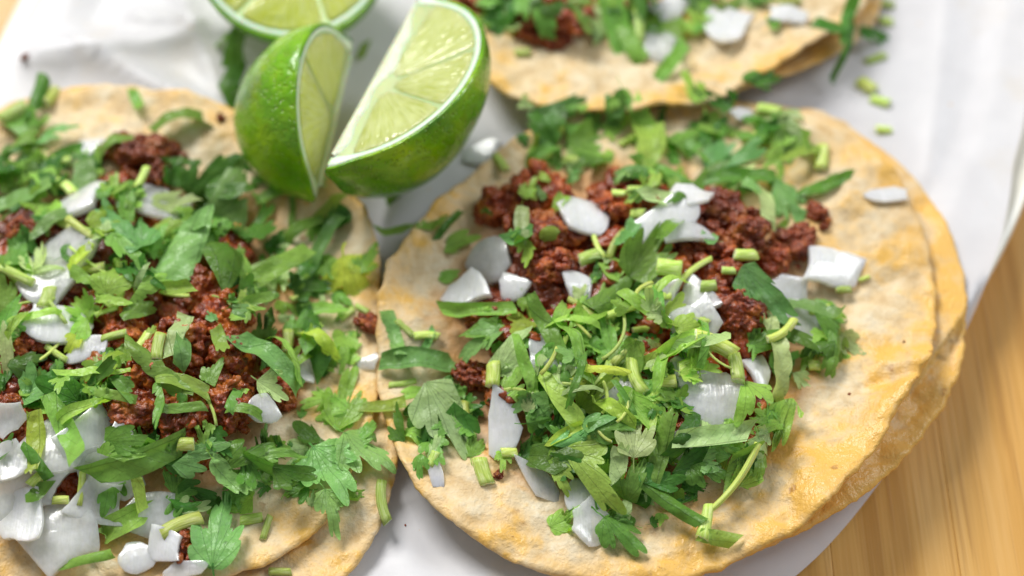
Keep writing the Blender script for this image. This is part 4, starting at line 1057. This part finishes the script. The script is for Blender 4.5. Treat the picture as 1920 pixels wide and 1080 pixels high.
def lime(label, px, py, sdir, pdir, delta, tau, a_, b_, phi, pulp, splits, zmin, core=.0045):
    """sdir axis on screen, pdir outward side on screen; delta axis dip away from the viewer, tau turn of the cut face, phi sector"""
    s = np.array([*sdir, 0.]); s /= np.linalg.norm(s); p_ = np.array([*pdir, 0.]); p_ -= s * (p_ @ s); p_ /= np.linalg.norm(p_)
    Ac = math.cos(delta) * s + np.array([0, 0, -math.sin(delta)])
    q_ = np.cross(Ac, p_)
    if q_[2] < 0: q_ = -q_
    ew = math.cos(tau) * p_ + math.sin(tau) * q_; nn = math.cos(tau) * q_ - math.sin(tau) * p_
    C2W = np.array([RT, UP, -FWD])
    A, E1, N = Ac @ C2W, ew @ C2W, nn @ C2W
    rs = np.random.RandomState(int(px))

    def S(t, ph, off):          # surface point in wedge coordinates
        a2, b2 = a_ - off, b_ - off
        nip = .0022 * np.exp(-((np.abs(t) - math.pi / 2) / .16) ** 2) * (1 if off < .002 else 0)
        x = (a2 + nip) * np.sin(t); r = b2 * np.cos(t) ** .92
        bump_ = 1 + .02 * np.sin(ph * 5 + 1) * np.cos(t)
        return x[..., None] * A + (r * bump_ * np.cos(ph))[..., None] * E1 - (r * bump_ * np.sin(ph))[..., None] * N

    nt, npn = 60, 40
    tg, pg = np.meshgrid(np.linspace(-math.pi / 2 + .012, math.pi / 2 - .012, nt), np.linspace(0, phi, npn), indexing='ij')

    def shell(o1, o2):
        a = S(tg, pg, o1).reshape(-1, 3); b = S(tg, pg, o2).reshape(-1, 3)
        F = grid_faces(nt, npn); nb = nt * npn
        F2 = [tuple(nb + i for i in f[::-1]) for f in F]
        for i in range(nt - 1):
            for j in (0, npn - 1):
                q = (i * npn + j, (i + 1) * npn + j, nb + (i + 1) * npn + j, nb + i * npn + j); F2.append(q if j == 0 else q[::-1])
        return np.concatenate([a, b]), F + F2
    Vr, Fr = shell(0, .0009)
    c0 = at(px, py, .03)
    # rest on what is below
    zz = .03
    for _ in range(12):
        c0 = at(px, py, zz); low = (Vr + c0)[:, 2].min(); zz += (zmin - low) * .8
    c0 = at(px, py, zz)
    root = bpy.data.objects.new('lime_wedge', None); COL.objects.link(root); root.location = c0
    tag(root, label, 'lime', 'cut lime wedges between the tacos')
    mesh_obj('rind', Vr, Fr, RIND, root)
    Vp, Fp = shell(.0009, .0022); mesh_obj('pith', Vp, Fp, PITH, root)
    # flesh body: membrane coloured solid
    off = .0018; t1 = np.linspace(-math.pi / 2, math.pi / 2, nt)
    V = []; F = []
    tg2, pg2 = np.meshgrid(t1, np.linspace(0.004, phi - .004, npn), indexing='ij')
    V = S(tg2, pg2, off).reshape(-1, 3); F = grid_faces(nt, npn)
    ax = (np.linspace(-1, 1, nt) * (a_ - off))[:, None] * A[None, :]
    b0 = len(V); V = np.concatenate([V, ax])
    ix = np.sin(t1)
    V[b0:] = ((a_ - off) * ix)[:, None] * A[None, :]
    for i in range(nt - 1):
        F.append((b0 + i, b0 + i + 1, (i + 1) * npn, i * npn)); F.append((i * npn + npn - 1, (i + 1) * npn + npn - 1, b0 + i + 1, b0 + i))
    mesh_obj('membrane', V, F, MEMB, root)
    # core strip along the axis
    k = np.linspace(-.985, .985, 30); V = []
    for kk in k:
        w_ = core * (1 - kk ** 2) ** .4 * (1 + .35 * math.sin(kk * 5) + .2 * math.sin(kk * 13)); 
        for u, v in ((-.0003, -.0008), (.0001, .0006), (w_ * .6, .0009), (w_, -.0003)): V.append(kk * (a_ - off) * A + u * E1 + v * N)
    mesh_obj('core', V, grid_faces(30, 4), CORE, root)
    # juicy segments on both cut faces

    def segs(Ed, Nd, sp):
        a2, b2 = a_ - .0020, b_ - .0020
        for (g0, g1, s0) in sp:
            # sector of the half ellipse seen from (s0 * a2, core)
            org = np.array([s0 * a2, core * .9]); ang = np.linspace(math.radians(g0), math.radians(g1), 34)
            pts = []
            for g in ang:
                d = np.array([math.cos(g), math.sin(g)])
                qa = (d[0] / a2) ** 2 + (d[1] / b2) ** 2; qb = 2 * (org[0] * d[0] / a2 ** 2 + org[1] * d[1] / b2 ** 2); qc = (org[0] / a2) ** 2 + (org[1] / b2) ** 2 - 1
                t_ = (-qb + math.sqrt(max(qb * qb - 4 * qa * qc, 0))) / (2 * qa); pts.append(org + d * t_)
            inner = [org + (pts[-1] - org) * f for f in (.75, .5, .28, .12)] + [org + (pts[0] - org) * f for f in (.12, .28, .5, .75)]
            poly = np.array(pts + inner)
            for _ in range(1): poly = (poly * 2 + np.roll(poly, 1, 0) + np.roll(poly, -1, 0)) / 4
            cen = poly.mean(0); V = []; uv = []
            rad_ = np.linalg.norm(poly - cen, axis=1); shr = np.clip((rad_ - .00012) / rad_, .2, 1)
            edge = cen + (poly - cen) * shr[:, None]
            rings = [(0, 1), (.3, 1), (.55, .97), (.75, .9), (.88, .75), (.96, .6), (1, -.5)]
            for q, hh in rings:
                P2 = cen + (edge - cen) * q
                hz = .00028 * hh + .00035 * vn(P2[:, 0] * 700, P2[:, 1] * 700, 8) * (1 if hh > 0 else 0)
                V.append(P2[:, :1] * A + P2[:, 1:] * Ed + hz[:, None] * Nd)
                rel = P2 - org; uv.append(np.stack([np.arctan2(rel[:, 1], rel[:, 0]) * 2.2, np.linalg.norm(rel, axis=1) * 100], 1))
            mesh_obj('segment', np.concatenate(V), grid_faces(len(rings), len(poly), True), pulp, root, uv=np.concatenate(uv))
    segs(E1, N, splits)
    E2 = math.cos(phi) * E1 - math.sin(phi) * N; N2 = -math.sin(phi) * E1 - math.cos(phi) * N
    segs(E2, N2, [(8, 95, -.2), (97, 172, -.2)])
    return root


R_ = math.radians
lime('lime wedge with its cut face turned to the viewer, resting against the far taco', 703, 146, (.40, .92), (.92, -.40), R_(36), R_(36), .0292, .0272, R_(105), PULP,
     [(4, 60, -.12), (61, 112, -.12), (113, 176, -.12)], .0145, .0036)
lime('lime wedge standing rind first beside the left taco', 628, 224, (.16, .98), (-.98, .16), R_(30), R_(71), .0222, .0243, R_(105), PULPY,
     [(4, 85, 0), (86, 176, 0)], .0145, .0012)
lime('soft lime wedge with yellow cut face at the top picture edge', 548, -118, (1, .04), (0, -1), R_(2), R_(14), .0255, .0275, R_(110), PULPY,
     [(4, 75, .1), (76, 130, .1), (131, 176, .1)], .0125, .002)

# ------------------------------------------------------------------ tell look-alikes apart by their order from the left
ORD = ['leftmost', 'second from left', 'third from left', 'fourth from left', 'fifth from left', 'sixth from left', 'seventh from left']
by = {}
for o in COL.objects:
    if o.parent is None and 'label' in o and o.get('kind') is None and 'buried' not in o['label']: by.setdefault(o['label'], []).append(o)
for lab, os_ in by.items():
    if len(os_) < 2 or len(os_) > 7: continue
    os_.sort(key=lambda o: proj(np.array(o.matrix_basis.translation))[0])
    wd = ['left one', 'right one'] if len(os_) == 2 else ORD[:len(os_) - 1] + ['rightmost']
    for o, w_ in zip(os_, wd):
        t_ = lab + ', ' + w_
        if len(t_.split()) <= 16: o['label'] = t_
